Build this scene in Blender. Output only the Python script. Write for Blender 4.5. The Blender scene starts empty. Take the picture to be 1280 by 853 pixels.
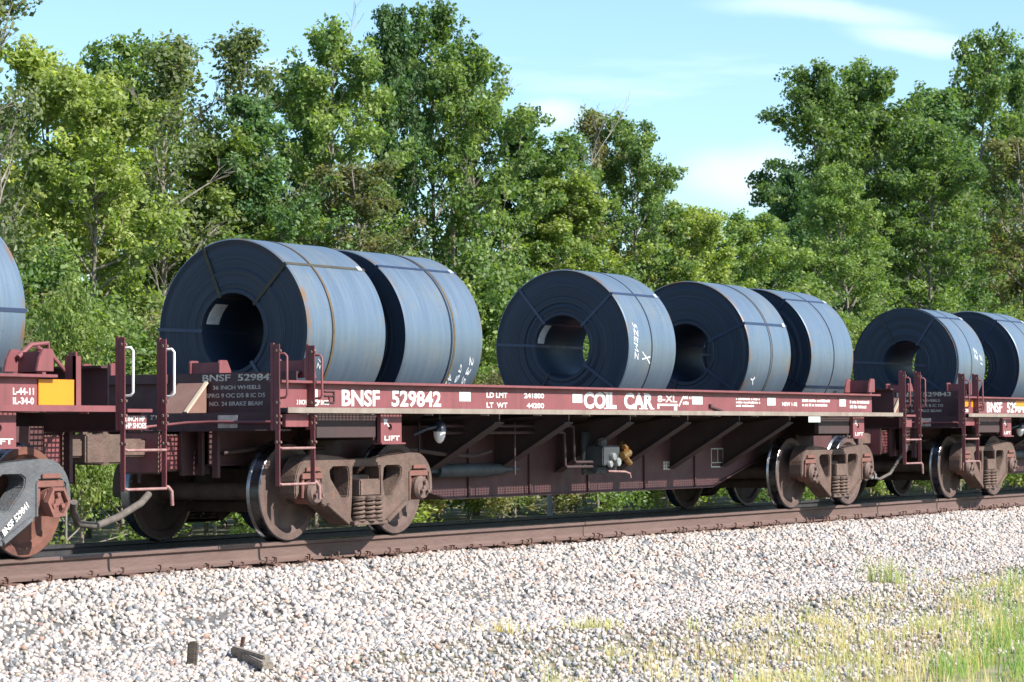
import bpy, bmesh, math, random
import numpy as np
from mathutils import Vector, Matrix
from mathutils.geometry import tessellate_polygon
PI = math.pi
scene = bpy.context.scene
COL = scene.collection

# ------------------------------------------------------------------ camera
cam_d = bpy.data.cameras.new('camera'); cam = bpy.data.objects.new('camera', cam_d); COL.objects.link(cam)
CY, CP, CR, CF = 1.0229, 0.0361, -0.0071, 3240.06          # heading, pitch, roll, focal length in 1/1280 of the width
fwd = Vector((math.sin(CY)*math.cos(CP), math.cos(CY)*math.cos(CP), math.sin(CP)))
r0 = Vector((math.cos(CY), -math.sin(CY), 0)); u0 = r0.cross(fwd)
rt = r0*math.cos(CR) + u0*math.sin(CR); up = -r0*math.sin(CR) + u0*math.cos(CR)
cam.matrix_world = Matrix(((rt.x, up.x, -fwd.x, -19.4867), (rt.y, up.y, -fwd.y, -15.153), (rt.z, up.z, -fwd.z, 0.9724), (0, 0, 0, 1)))
cam_d.sensor_width = 36; cam_d.lens = 36*CF/1280
cam_d.clip_start = .1; cam_d.clip_end = 3000
cam_d.dof.use_dof = True; cam_d.dof.focus_distance = 26; cam_d.dof.aperture_fstop = 7.0
scene.camera = cam

# ------------------------------------------------------------------ light
SUN = Vector((.05, -1.0, .86)).normalized()                 # towards the sun
EL = math.asin(SUN.z); AZ = math.atan2(SUN.x, SUN.y)
world = bpy.data.worlds.new('World'); scene.world = world; world.use_nodes = True
wn, wl = world.node_tree.nodes, world.node_tree.links
wn.clear()
sky = wn.new('ShaderNodeTexSky'); sky.sky_type = 'NISHITA'; sky.sun_disc = False
sky.sun_elevation = EL; sky.sun_rotation = AZ; sky.air_density = 1.0; sky.dust_density = .6; sky.ozone_density = 1.0
bg = wn.new('ShaderNodeBackground'); bg.inputs['Strength'].default_value = .10
wo = wn.new('ShaderNodeOutputWorld')
tc = wn.new('ShaderNodeTexCoord'); sep = wn.new('ShaderNodeSeparateXYZ')
wl.new(tc.outputs['Generated'], sep.inputs[0])
wt = wn.new('ShaderNodeMix'); wt.data_type = 'RGBA'; wt.blend_type = 'MULTIPLY'; wt.inputs[0].default_value = 1; wl.new(sky.outputs[0], wt.inputs[6]); wt.inputs[7].default_value = (.90, 1.07, 1.16, 1)   # the clear cyan of this sky
mp = wn.new('ShaderNodeMapping'); mp.inputs['Scale'].default_value = (1.6, 1.6, 11); mp.inputs['Rotation'].default_value = (0.05, 0.06, .35)
mp.inputs['Location'].default_value = (0.4, 0.15, 0.1)
wl.new(tc.outputs['Generated'], mp.inputs[0])
cn = wn.new('ShaderNodeTexNoise'); cn.inputs['Scale'].default_value = 3.4; cn.inputs['Detail'].default_value = 5; cn.inputs['Roughness'].default_value = .55
wl.new(mp.outputs[0], cn.inputs['Vector'])
cr = wn.new('ShaderNodeMapRange'); cr.inputs['From Min'].default_value = .60; cr.inputs['From Max'].default_value = .82; cr.inputs['To Max'].default_value = .45
wl.new(cn.outputs['Fac'], cr.inputs['Value'])
mx = wn.new('ShaderNodeMix'); mx.data_type = 'RGBA'

def bank(d0, wa, wb, gain, roll=0.):
    d0 = Vector(d0).normalized(); R_ = Vector((d0.y, -d0.x, 0)).normalized(); U_ = R_.cross(d0); R2 = R_*math.cos(roll)+U_*math.sin(roll); U2 = U_*math.cos(roll)-R_*math.sin(roll)
    def dot(v):
        q = wn.new('ShaderNodeVectorMath'); q.operation = 'DOT_PRODUCT'; wl.new(wob.outputs[0], q.inputs[0]); q.inputs[1].default_value = v; return q.outputs['Value']
    cx = wn.new('ShaderNodeCombineXYZ'); wl.new(dot(R2/wa), cx.inputs[0]); wl.new(dot(U2/wb), cx.inputs[1])
    ln = wn.new('ShaderNodeVectorMath'); ln.operation = 'LENGTH'; wl.new(cx.outputs[0], ln.inputs[0])
    r1 = wn.new('ShaderNodeMapRange'); r1.interpolation_type = 'SMOOTHSTEP'; r1.inputs['From Min'].default_value = 1.15; r1.inputs['From Max'].default_value = .25; r1.inputs['To Max'].default_value = gain; wl.new(ln.outputs['Value'], r1.inputs['Value'])
    r2 = wn.new('ShaderNodeMath'); r2.operation = 'GREATER_THAN'; wl.new(dot(d0), r2.inputs[0]); r2.inputs[1].default_value = 0
    r3 = wn.new('ShaderNodeMath'); r3.operation = 'MULTIPLY'; wl.new(r1.outputs[0], r3.inputs[0]); wl.new(r2.outputs[0], r3.inputs[1]); return r3.outputs[0]
wn_ = wn.new('ShaderNodeTexNoise'); wn_.inputs['Scale'].default_value = 22; wn_.inputs['Detail'].default_value = 4; wl.new(tc.outputs['Generated'], wn_.inputs['Vector'])
ws = wn.new('ShaderNodeVectorMath'); ws.operation = 'MULTIPLY_ADD'; wl.new(wn_.outputs['Color'], ws.inputs[0]); ws.inputs[1].default_value = (.02, .02, .012); ws.inputs[2].default_value = (-.01, -.01, -.006)
wob = wn.new('ShaderNodeVectorMath'); wob.operation = 'ADD'; wl.new(tc.outputs['Generated'], wob.inputs[0]); wl.new(ws.outputs[0], wob.inputs[1])
acc = cr.outputs[0]
for args in (((.8929, .4383, .1000), .032, .013, .42), ((.8991, .4087, .1590), .050, .0055, .40, -.12), ((.9146, .3762, .1483), .035, .006, .40, -.15), ((.8553, .5031, .1238), .016, .008, .45), ((.95, .25, .13), .06, .010, .5), ((.60, .78, .20), .07, .012, .4)):
    ad = wn.new('ShaderNodeMath'); ad.operation = 'MAXIMUM'; wl.new(acc, ad.inputs[0]); wl.new(bank(*args), ad.inputs[1]); acc = ad.outputs[0]
wl.new(acc, mx.inputs[0]); wl.new(wt.outputs[2], mx.inputs[6]); mx.inputs[7].default_value = (7.2, 7.9, 8.4, 1)
wl.new(mx.outputs[2], bg.inputs['Color']); wl.new(bg.outputs[0], wo.inputs['Surface'])
sun_d = bpy.data.lights.new('sun', 'SUN'); sun_d.energy = 5.0; sun_d.angle = math.radians(.53); sun_d.color = (1, .94, .86)
sun = bpy.data.objects.new('sun', sun_d); COL.objects.link(sun)
sun.rotation_euler = SUN.to_track_quat('Z', 'Y').to_euler()
vs = scene.view_settings
vs.view_transform = 'Standard'; vs.look = 'None'; vs.gamma = 1; vs.use_curve_mapping = False; vs.exposure = .95

# ------------------------------------------------------------------ materials
def mat(name, base, rough=.6, metal=0., spec=.5, var=None, scale=3., bump=0., bscale=40., rust=None, rustamt=.0, rscale=6., stretch=(1, 1, 1), vcol=False, trans=None, coords='Object', tint=0., streak=0.):
    m = bpy.data.materials.new(name); m.use_nodes = True
    n, l = m.node_tree.nodes, m.node_tree.links
    b = n['Principled BSDF']; b.inputs['Roughness'].default_value = rough; b.inputs['Metallic'].default_value = metal
    b.inputs['Specular IOR Level'].default_value = spec
    t = n.new('ShaderNodeTexCoord'); mpn = n.new('ShaderNodeMapping'); mpn.inputs['Scale'].default_value = stretch
    l.new(t.outputs[coords], mpn.inputs[0])
    rgb = n.new('ShaderNodeRGB'); rgb.outputs[0].default_value = (*base, 1); c = rgb.outputs[0]
    if vcol:
        a = n.new('ShaderNodeAttribute'); a.attribute_name = 'Col'; c = a.outputs['Color']
    def mixc(fac, c1, c2, blend='MIX'):
        q = n.new('ShaderNodeMix'); q.data_type = 'RGBA'; q.blend_type = blend
        if isinstance(fac, (int, float)): q.inputs[0].default_value = fac
        else: l.new(fac, q.inputs[0])
        l.new(c1, q.inputs[6])
        if isinstance(c2, tuple): q.inputs[7].default_value = (*c2, 1)
        else: l.new(c2, q.inputs[7])
        return q.outputs[2]
    def noise(sc, det=5, ro=.6):
        q = n.new('ShaderNodeTexNoise'); q.inputs['Scale'].default_value = sc; q.inputs['Detail'].default_value = det; q.inputs['Roughness'].default_value = ro
        l.new(mpn.outputs[0], q.inputs['Vector']); return q.outputs['Fac']
    def rng(x, a, bb, lo=0., hi=1.):
        q = n.new('ShaderNodeMapRange'); q.inputs['From Min'].default_value = a; q.inputs['From Max'].default_value = bb
        q.inputs['To Min'].default_value = lo; q.inputs['To Max'].default_value = hi; l.new(x, q.inputs['Value']); return q.outputs[0]
    if var is not None: c = mixc(rng(noise(scale), .35, .68), c, var)
    if rust is not None: c = mixc(rng(noise(rscale, 8, .7), .62 - rustamt, .72 - rustamt), c, rust)
    if streak:                                              # grime run down the sheet, and fine chips
        mq = n.new('ShaderNodeMapping'); mq.inputs['Scale'].default_value = (1, 1, .06); l.new(t.outputs['Object'], mq.inputs[0])
        nq = n.new('ShaderNodeTexNoise'); nq.inputs['Scale'].default_value = 13; nq.inputs['Detail'].default_value = 6; l.new(mq.outputs[0], nq.inputs['Vector'])
        c = mixc(rng(nq.outputs['Fac'], .48, .72, 0, streak), c, (.10, .04, .038))
        c = mixc(rng(noise(38, 3, .8), .66, .72, 0, .7), c, (.09, .05, .04))
    if tint:
        oi = n.new('ShaderNodeObjectInfo'); hs = n.new('ShaderNodeHueSaturation'); l.new(c, hs.inputs['Color'])
        l.new(rng(oi.outputs['Random'], 0, 1, .5 - .012*tint, .5 + .012*tint), hs.inputs['Hue'])
        l.new(rng(oi.outputs['Random'], 0, 1, 1 + .25*tint, 1 - .25*tint), hs.inputs['Value']); c = hs.outputs[0]
    l.new(c, b.inputs['Base Color'])
    rr = rng(noise(scale*2.3), .3, .7, max(.04, rough - .12), min(1, rough + .12)); l.new(rr, b.inputs['Roughness'])
    if bump:
        bp = n.new('ShaderNodeBump'); bp.inputs['Strength'].default_value = bump; bp.inputs['Distance'].default_value = .02
        l.new(noise(bscale, 4, .6), bp.inputs['Height']); l.new(bp.outputs[0], b.inputs['Normal'])
    if trans:
        tr = n.new('ShaderNodeBsdfTranslucent'); ms = n.new('ShaderNodeMixShader'); ms.inputs[0].default_value = trans
        gm = mixc(1., c, (1.5, 1.6, .5), 'MULTIPLY'); l.new(gm, tr.inputs['Color'])
        l.new(b.outputs[0], ms.inputs[1]); l.new(tr.outputs[0], ms.inputs[2]); l.new(ms.outputs[0], n['Material Output'].inputs['Surface'])
    return m

RUST = (.16, .065, .03)
M = dict(
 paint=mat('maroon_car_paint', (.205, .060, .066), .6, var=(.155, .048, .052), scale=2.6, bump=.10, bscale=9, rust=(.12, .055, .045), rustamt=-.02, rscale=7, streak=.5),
 paint_dark=mat('grimy_shaded_underframe', (.058, .030, .030), .8, var=(.034, .022, .022), scale=1.5, bump=.15, bscale=14, rust=(.05, .03, .025), rustamt=.08),  # maroon darkened for grime and for the shade under the cars
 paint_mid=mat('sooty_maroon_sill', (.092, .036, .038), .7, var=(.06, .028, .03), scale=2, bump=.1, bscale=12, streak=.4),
 plate=mat('grimy_end_plate', (.075, .028, .032), .6, var=(.05, .026, .028), scale=3, bump=.1, bscale=12),
 dusty=mat('dust_covered_ledge', (.25, .215, .18), .85, var=(.18, .14, .115), scale=5, rust=(.25, .12, .09), rustamt=-.02, rscale=9),
 truck=mat('rusty_brown_casting', (.135, .090, .070), .85, var=(.075, .05, .04), scale=5, bump=.5, bscale=35, rust=(.20, .10, .06), rustamt=.02, streak=.5),
 truckgrey=mat('grey_grimy_casting', (.105, .112, .12), .8, var=(.07, .073, .08), scale=4, bump=.5, bscale=35, rust=(.2, .10, .07), rustamt=.02),
 wheel=mat('brown_wheel_plate', (.115, .072, .06), .75, var=(.06, .04, .035), scale=4, bump=.2, bscale=20),
 wheelred=mat('red_rust_wheel_plate', (.165, .062, .04), .8, var=(.08, .035, .027), scale=4, bump=.2, bscale=20),
 tread=mat('polished_wheel_tread', (.22, .23, .26), .3, metal=1., var=(.13, .12, .12), scale=6),
 redpad=mat('red_bearing_adapter', (.20, .075, .06), .7, var=(.14, .065, .05), scale=9, bump=.3, bscale=30),
 rungworn=mat('worn_rung_steel', (.30, .19, .17), .6, var=(.20, .08, .08), scale=9),
 cap=mat('bearing_cap_steel', (.15, .095, .08), .65, var=(.09, .06, .05), scale=14, bump=.3, bscale=30),
 rail=mat('rusty_rail_side', (.135, .085, .072), .8, var=(.105, .066, .056), scale=6, bump=.35, bscale=30, rust=(.16, .085, .065), rustamt=.0, stretch=(.35, 1, 1)),
 railtop=mat('worn_rail_top', (.30, .29, .29), .3, metal=1., var=(.22, .19, .18), scale=5, stretch=(.2, 1, 1)),
 railshade=mat('shaded_far_rail_side', (.035, .035, .04), .5, var=(.05, .045, .045), scale=6),  # far rail: the train's shadow on it is put into this near-black colour
 spike=mat('rusty_spike', (.12, .065, .05), .85, bump=.3),
 tie=mat('weathered_tie_wood', (.085, .065, .05), .9, var=(.05, .04, .032), scale=5, bump=.6, bscale=18, stretch=(3, .4, 3)),
 white=mat('white_lettering', (.66, .655, .63), .6, var=(.46, .42, .40), scale=16, rust=(.24, .08, .09), rustamt=-.03, rscale=24),
 offwhite=mat('faded_lettering', (.62, .57, .49), .7, var=(.34, .29, .25), scale=14, rust=(.10, .05, .05), rustamt=.0, rscale=16),
 reflect=mat('reflector_sheet', (.50, .54, .50), .5, var=(.42, .45, .41), scale=9),
 yellow=mat('yellow_reflector', (.62, .225, .008), .5, var=(.56, .20, .012), scale=6),
 tan=mat('dusty_brown_sheet', (.20, .115, .09), .8, var=(.17, .09, .07), scale=5),
 cream=mat('sunlit_cream_edge', (.46, .36, .27), .8),  # gusset edge coloured pale as if the sun caught it
 black=mat('black_rubber', (.02, .02, .022), .55),
 hose=mat('grey_air_hose', (.12, .10, .085), .8, var=(.07, .058, .05), scale=12),
 greyblue=mat('grey_blue_cylinder', (.05, .058, .065), .6, var=(.03, .033, .036), scale=6),
 brass=mat('brass_valve', (.40, .24, .09), .3, metal=.9, bump=.4, bscale=30),
 steelbright=mat('galvanised_steel', (.55, .56, .57), .35, metal=.8, var=(.35, .35, .35), scale=9),
 whitecup=mat('white_plastic_cup', (.70, .70, .68), .4),
 bluecap=mat('blue_cap', (.02, .025, .04), .4),
 paper=mat('paper_label', (.72, .74, .74), .7, var=(.5, .53, .55), scale=14),
 chalk=mat('chalk_marks', (.60, .63, .65), .8),
 strap=mat('dark_steel_strap', (.012, .018, .032), .45, metal=.2),
 strapblue=mat('blued_steel_strap', (.03, .045, .09), .4, metal=.3),
 straprust=mat('rust_stained_strap', (.13, .085, .035), .7, var=(.05, .045, .04), scale=7),
 strapolive=mat('olive_stained_strap', (.055, .048, .022), .7, var=(.03, .03, .025), scale=7),
 clip=mat('bright_strap_clip', (.75, .78, .8), .3, metal=.6),
 bark=mat('grey_brown_bark', (.15, .125, .10), .9, var=(.25, .23, .2), scale=5, bump=.5, bscale=22),
 deadwood=mat('pale_dead_wood', (.30, .285, .26), .85, var=(.20, .185, .165), scale=6),
 wood=mat('splintered_grey_wood', (.30, .265, .22), .9, var=(.16, .13, .10), scale=8, bump=.6, bscale=20, stretch=(.5, 4, 4)),
)
def leafmat(name, base, var, tint=1.):
    return mat(name, base, .5, spec=.3, var=None, vcol=True, trans=.45, tint=tint)
M['leaf'] = leafmat('green_leaves', None or (.07, .13, .03), None)
M['stone'] = mat('ballast_stone', (.5, .5, .5), .8, vcol=True, bump=.2, bscale=60)
M['grass'] = mat('grass_blades', (.2, .3, .1), .6, vcol=True, trans=.3)
M['ground'] = mat('sandy_ground', (.26, .225, .17), .95, var=(.17, .165, .085), scale=.8, bump=.6, bscale=16, rust=(.14, .17, .06), rustamt=.0, rscale=1.3, coords='Object')

def coil_shell():                                           # rolled steel: bluish mill scale, streaks round the coil, rust blooms
    m = bpy.data.materials.new('blue_grey_mill_scale'); m.use_nodes = True
    n, l = m.node_tree.nodes, m.node_tree.links; b = n['Principled BSDF']
    t = n.new('ShaderNodeTexCoord'); oi = n.new('ShaderNodeObjectInfo')
    add = n.new('ShaderNodeVectorMath'); add.operation = 'ADD'; l.new(t.outputs['Object'], add.inputs[0])
    mu = n.new('ShaderNodeVectorMath'); mu.operation = 'SCALE'; mu.inputs[0].default_value = (17, 9, 5); l.new(oi.outputs['Random'], mu.inputs['Scale']); l.new(mu.outputs[0], add.inputs[1])
    def noise(sc, st, det=5, ro=.6):
        mpn = n.new('ShaderNodeMapping'); mpn.inputs['Scale'].default_value = st; l.new(add.outputs[0], mpn.inputs[0])
        q = n.new('ShaderNodeTexNoise'); q.inputs['Scale'].default_value = sc; q.inputs['Detail'].default_value = det; q.inputs['Roughness'].default_value = ro
        l.new(mpn.outputs[0], q.inputs['Vector']); return q.outputs['Fac']
    def rng(x, a, bb, lo=0., hi=1.):
        q = n.new('ShaderNodeMapRange'); q.inputs['From Min'].default_value = a; q.inputs['From Max'].default_value = bb
        q.inputs['To Min'].default_value = lo; q.inputs['To Max'].default_value = hi; l.new(x, q.inputs['Value']); return q.outputs[0]
    def mixc(f, c1, c2):
        q = n.new('ShaderNodeMix'); q.data_type = 'RGBA'; l.new(f, q.inputs[0])
        for k, cc in ((6, c1), (7, c2)):
            if isinstance(cc, tuple): q.inputs[k].default_value = (*cc, 1)
            else: l.new(cc, q.inputs[k])
        return q.outputs[2]
    c = mixc(rng(noise(3, (5, .25, .25), 3), .35, .65), (.135, .19, .255), (.165, .22, .285))
    c = mixc(rng(noise(2.2, (1, 1, 1), 4), .5, .72, 0, .7), c, (.21, .235, .235))
    patch = rng(noise(2.6, (1.3, 1, 1), 7, .72), .70, .80, 0, .5)
    c = mixc(patch, c, (.185, .18, .165))
    where = rng(noise(1.6, (1, 1, 1), 2), .50, .62)
    mm_ = n.new('ShaderNodeMath'); mm_.operation = 'MULTIPLY'; l.new(where, mm_.inputs[0]); l.new(rng(noise(11, (.7, 1.4, 1.4), 6, .75), .58, .72, 0, .5), mm_.inputs[1])
    c = mixc(mm_.outputs[0], c, (.22, .165, .125))
    c = mixc(rng(noise(9, (5, .12, .12), 3), .58, .70, 0, .35), c, (.25, .25, .19))
    c = mixc(rng(noise(16, (.5, 3, 3), 4), .66, .74, 0, .5), c, (.07, .08, .095))
    rims = n.new('ShaderNodeAttribute'); rims.attribute_name = 'rim'
    rr = n.new('ShaderNodeMath'); rr.operation = 'MULTIPLY'; l.new(rims.outputs['Fac'], rr.inputs[0]); l.new(rng(noise(3, (1, 1, 1), 5), .50, .68), rr.inputs[1])
    c = mixc(rr.outputs[0], c, (.27, .15, .07))
    l.new(c, b.inputs['Base Color']); b.inputs['Metallic'].default_value = .55
    l.new(rng(noise(4, (8, .5, .5), 4), .3, .7, .34, .5), b.inputs['Roughness'])
    bp = n.new('ShaderNodeBump'); bp.inputs['Strength'].default_value = .12; bp.inputs['Distance'].default_value = .02
    l.new(noise(3, (6, .4, .4), 3), bp.inputs['Height']); l.new(bp.outputs[0], b.inputs['Normal'])
    return m
M['coil'] = coil_shell()
def coil_face():                                            # the wound edges: fine rings round the axis
    m = bpy.data.materials.new('wound_strip_edges'); m.use_nodes = True
    n, l = m.node_tree.nodes, m.node_tree.links; b = n['Principled BSDF']
    t = n.new('ShaderNodeTexCoord'); sp = n.new('ShaderNodeSeparateXYZ'); l.new(t.outputs['Object'], sp.inputs[0])
    cv = n.new('ShaderNodeCombineXYZ'); l.new(sp.outputs[1], cv.inputs[0]); l.new(sp.outputs[2], cv.inputs[1])
    ln = n.new('ShaderNodeVectorMath'); ln.operation = 'LENGTH'; l.new(cv.outputs[0], ln.inputs[0])
    q = n.new('ShaderNodeTexNoise'); q.noise_dimensions = '1D'; q.inputs['Scale'].default_value = 48; q.inputs['Detail'].default_value = 8; q.inputs['Roughness'].default_value = .75; l.new(ln.outputs['Value'], q.inputs['W'])
    r = n.new('ShaderNodeMapRange'); r.inputs['From Min'].default_value = .3; r.inputs['From Max'].default_value = .7; l.new(q.outputs['Fac'], r.inputs['Value'])
    mm = n.new('ShaderNodeMix'); mm.data_type = 'RGBA'; l.new(r.outputs[0], mm.inputs[0]); mm.inputs[6].default_value = (.009, .016, .032, 1); mm.inputs[7].default_value = (.026, .042, .068, 1)
    l.new(mm.outputs[2], b.inputs['Base Color']); b.inputs['Roughness'].default_value = .45; b.inputs['Specular IOR Level'].default_value = .35
    bp = n.new('ShaderNodeBump'); bp.inputs['Strength'].default_value = .4; bp.inputs['Distance'].default_value = .01
    l.new(q.outputs['Fac'], bp.inputs['Height']); l.new(bp.outputs[0], b.inputs['Normal'])
    return m
M['coilface'] = coil_face()

# ------------------------------------------------------------------ mesh helpers
CACHE = {}
class MB:
    def __init__(s): s.v = []; s.f = []; s.m = []; s.cm = 0
    def add(s, vs_, fs):
        k = len(s.v); s.v += [tuple(v) for v in vs_]; s.f += [tuple(i+k for i in f) for f in fs]; s.m += [s.cm]*len(fs); return s
    def box(s, x0, x1, y0, y1, z0, z1):
        return s.add([(x0,y0,z0),(x1,y0,z0),(x1,y1,z0),(x0,y1,z0),(x0,y0,z1),(x1,y0,z1),(x1,y1,z1),(x0,y1,z1)],
                     [(0,3,2,1),(4,5,6,7),(0,1,5,4),(1,2,6,5),(2,3,7,6),(3,0,4,7)])
    def bar(s, p, q, w, h, upv=(0, 0, 1)):                  # box beam from p to q, w across, h along upv
        p, q = Vector(p), Vector(q); d = (q-p).normalized(); u = Vector(upv); a = d.cross(u).normalized()*w/2; b = a.cross(d).normalized()*h/2
        vs_ = [p-a-b, p+a-b, p+a+b, p-a+b, q-a-b, q+a-b, q+a+b, q-a+b]
        return s.add(vs_, [(0,3,2,1),(4,5,6,7),(0,1,5,4),(1,2,6,5),(2,3,7,6),(3,0,4,7)])
    def tube(s, pts, r, n=8, caps=True):
        pts = [Vector(p) for p in pts]; N = len(pts); rs = r if isinstance(r, (list, tuple)) else [r]*N
        k = len(s.v); a = None
        for i, p in enumerate(pts):
            d = (pts[min(i+1, N-1)]-pts[max(i-1, 0)]).normalized()
            if a is None: a = d.orthogonal().normalized()
            else: a = (a - d*a.dot(d)).normalized()
            b = d.cross(a)
            for j in range(n):
                t = 2*PI*j/n; s.v.append(tuple(p + (a*math.cos(t)+b*math.sin(t))*rs[i]))
        fs = [(k+i*n+j, k+i*n+(j+1) % n, k+(i+1)*n+(j+1) % n, k+(i+1)*n+j) for i in range(N-1) for j in range(n)]
        if caps: fs += [tuple(k+j for j in range(n))[::-1], tuple(k+(N-1)*n+j for j in range(n))]
        s.f += fs; s.m += [s.cm]*len(fs); return s
    def cyl(s, p, q, r, n=16, r2=None): return s.tube([p, q], [r, r if r2 is None else r2], n)
    def lathe(s, prof, c, axis='y', n=48, mats=None, closed=False):   # prof: (along, radius)
        k = len(s.v); N = len(prof)
        for (a, r) in prof:
            for j in range(n):
                t = 2*PI*j/n; x, z = r*math.cos(t), r*math.sin(t)
                s.v.append((c[0]+x, c[1]+a, c[2]+z) if axis == 'y' else (c[0]+a, c[1]+x, c[2]+z) if axis == 'x' else (c[0]+x, c[1]+z, c[2]+a))
        rng_ = range(N if closed else N-1)
        for i in rng_:
            for j in range(n):
                i2 = (i+1) % N
                s.f.append((k+i*n+j, k+i*n+(j+1) % n, k+i2*n+(j+1) % n, k+i2*n+j)); s.m.append(mats[i] if mats else s.cm)
        return s
    def plate(s, loops, y0, y1, axis='y', mir=False):       # polygon with holes in xz, thick in y (or in yz, thick in x)
        def P(a, b, t): return (a, t, b) if axis == 'y' else (t, a, b)
        for sg in ((1, -1) if mir else (1,)):
            flat = [p for L in loops for p in L]
            tri = tessellate_polygon([[Vector((a, b, 0)) for a, b in L] for L in loops])
            k = len(s.v); n = len(flat)
            s.v += [P(a, b, y0*sg) for a, b in flat] + [P(a, b, y1*sg) for a, b in flat]
            fs = [(k+t[0], k+t[1], k+t[2]) for t in tri] + [(k+n+t[2], k+n+t[1], k+n+t[0]) for t in tri]
            o = 0
            for L in loops:
                for i in range(len(L)):
                    j = (i+1) % len(L); fs.append((k+o+i, k+o+j, k+n+o+j, k+n+o+i))
                o += len(L)
            s.f += fs; s.m += [s.cm]*len(fs)
        return s
    def build(s, name, mats, parent=None, loc=None, key=None, bevel=0, smooth=None, rot=None, label=None):
        if not isinstance(mats, (list, tuple)): mats = [mats]
        me = bpy.data.meshes.new(name)
        me.from_pydata(s.v, [], s.f)
        for m_ in mats: me.materials.append(M[m_] if isinstance(m_, str) else m_)
        me.polygons.foreach_set('material_index', s.m)
        bm = bmesh.new(); bm.from_mesh(me); bmesh.ops.recalc_face_normals(bm, faces=bm.faces)
        if bevel:
            es = [e for e in bm.edges if len(e.link_faces) == 2 and e.calc_face_angle(0) > .5]
            bmesh.ops.bevel(bm, geom=es, offset=bevel, segments=2, affect='EDGES', clamp_overlap=True)
        bm.to_mesh(me); bm.free()
        if smooth: me.polygons.foreach_set('use_smooth', [True]*len(me.polygons)); me.set_sharp_from_angle(angle=math.radians(smooth))
        return link(name, me, parent, loc, rot, label)
def link(name, me, parent=None, loc=None, rot=None, label=None):
    o = bpy.data.objects.new(name, me); COL.objects.link(o); o.parent = parent
    if loc: o.location = loc
    if rot: o.rotation_euler = rot
    if label: o['label'] = label
    return o
def cached(key, fn, name, parent, loc=(0, 0, 0), rot=None, label=None):      # fn builds the object the first time; alike pieces share its mesh
    if key not in CACHE:
        o = fn(); CACHE[key] = o.data; o.name = name; o.parent = parent; o.location = loc
        if rot: o.rotation_euler = rot
        if label: o['label'] = label
        return o
    return link(name, CACHE[key], parent, loc, rot, label)
def empty(name, loc, label, cat, group=None):
    o = bpy.data.objects.new(name, None); COL.objects.link(o); o.location = loc; o.empty_display_size = .3
    o['label'] = label; o['category'] = cat
    if group: o['group'] = group
    return o
def np_mesh(name, V, F, mats, col=None, colname='Col'):      # fast mesh from arrays, all faces with the same number of corners
    me = bpy.data.meshes.new(name); k = F.shape[1]
    me.vertices.add(len(V)); me.vertices.foreach_set('co', V.astype(np.float32).ravel())
    me.loops.add(F.size); me.loops.foreach_set('vertex_index', F.astype(np.int32).ravel())
    me.polygons.add(len(F)); me.polygons.foreach_set('loop_start', np.arange(0, F.size, k, dtype=np.int32))
    me.update(calc_edges=True)
    for m_ in mats: me.materials.append(M[m_])
    if col is not None:
        a = me.color_attributes.new(colname, 'FLOAT_COLOR', 'POINT'); c4 = np.ones((len(V), 4), np.float32); c4[:, :3] = col; a.data.foreach_set('color', c4.ravel())
    return me

def text_mesh(s, w, h, weight=.012, depth=.0015):            # lettering stretched to w by h, lying in its own xy plane
    key = ('txt', s, w, h, weight)
    if key in CACHE: return CACHE[key]
    cu = bpy.data.curves.new('lettering', 'FONT'); cu.body = s; cu.offset = weight; cu.resolution_u = 3; cu.extrude = .01
    o = bpy.data.objects.new('lettering', cu); COL.objects.link(o)
    dg = bpy.context.evaluated_depsgraph_get(); dg.update()
    me = bpy.data.meshes.new_from_object(o.evaluated_get(dg)); COL.objects.unlink(o); bpy.data.objects.remove(o); bpy.data.curves.remove(cu)
    me.name = 'lettering'
    co = np.zeros(len(me.vertices)*3, np.float32); me.vertices.foreach_get('co', co); co = co.reshape(-1, 3)
    a, b = co.min(0), co.max(0); co = (co-a)/np.maximum(b-a, 1e-6)*np.array([w, h, depth]); me.vertices.foreach_set('co', co.ravel()); me.update()
    CACHE[key] = me
    return me
ROT_SIDE = (PI/2, 0, 0)                                      # reads from -y
ROT_END = Matrix(((0, 0, -1), (-1, 0, 0), (0, 1, 0))).to_euler()   # reads from -x
def letter(s, w, h, loc, parent, m='white', rot=ROT_SIDE, weight=.012):
    me = text_mesh(s, w, h, weight)
    if me.materials and me.materials[0] and me.materials[0].name != M[m].name:
        me = me.copy(); me.materials.clear()
    if not me.materials or me.materials[0] is None:
        me.materials.clear(); me.materials.append(M[m])
    return link('lettering', me, parent, loc, rot)

# ------------------------------------------------------------------ coil car
def arc(cx, cz, r, a0, a1, n=6): return [(cx+r*math.cos(math.radians(a0+(a1-a0)*i/n)), cz+r*math.sin(math.radians(a0+(a1-a0)*i/n))) for i in range(n+1)]
def side_frame_mesh():
    m = MB()
    half = [(0, .755), (.30, .755), (.45, .78), (.80, .805)] + arc(.86, .52, .285, 78, 8, 7) + [(1.15, .45), (1.125, .39), (1.085, .45), (1.075, .60), (1.02, .635), (.76, .635), (.745, .60), (.745, .345), (.70, .325), (.35, .135), (.0, .125)]
    out = half + [(-x, z) for x, z in half[::-1][1:-1]]
    h1 = [(.30, .665), (.36, .69), (.54, .685), (.60, .65), (.585, .58), (.41, .40), (.355, .375), (.31, .40), (.285, .55)]
    win = [(-.235, .17), (.235, .17), (.255, .21), (.235, .40), (.225, .68), (-.225, .68), (-.235, .40), (-.255, .21)]
    m.plate([out, h1, [(-x, z) for x, z in h1][::-1], win], -.065, .12)
    return m
def build_side_frame():
    m = side_frame_mesh()
    o = m.build('side_frame', 'truck', bevel=.012)
    return o
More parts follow.
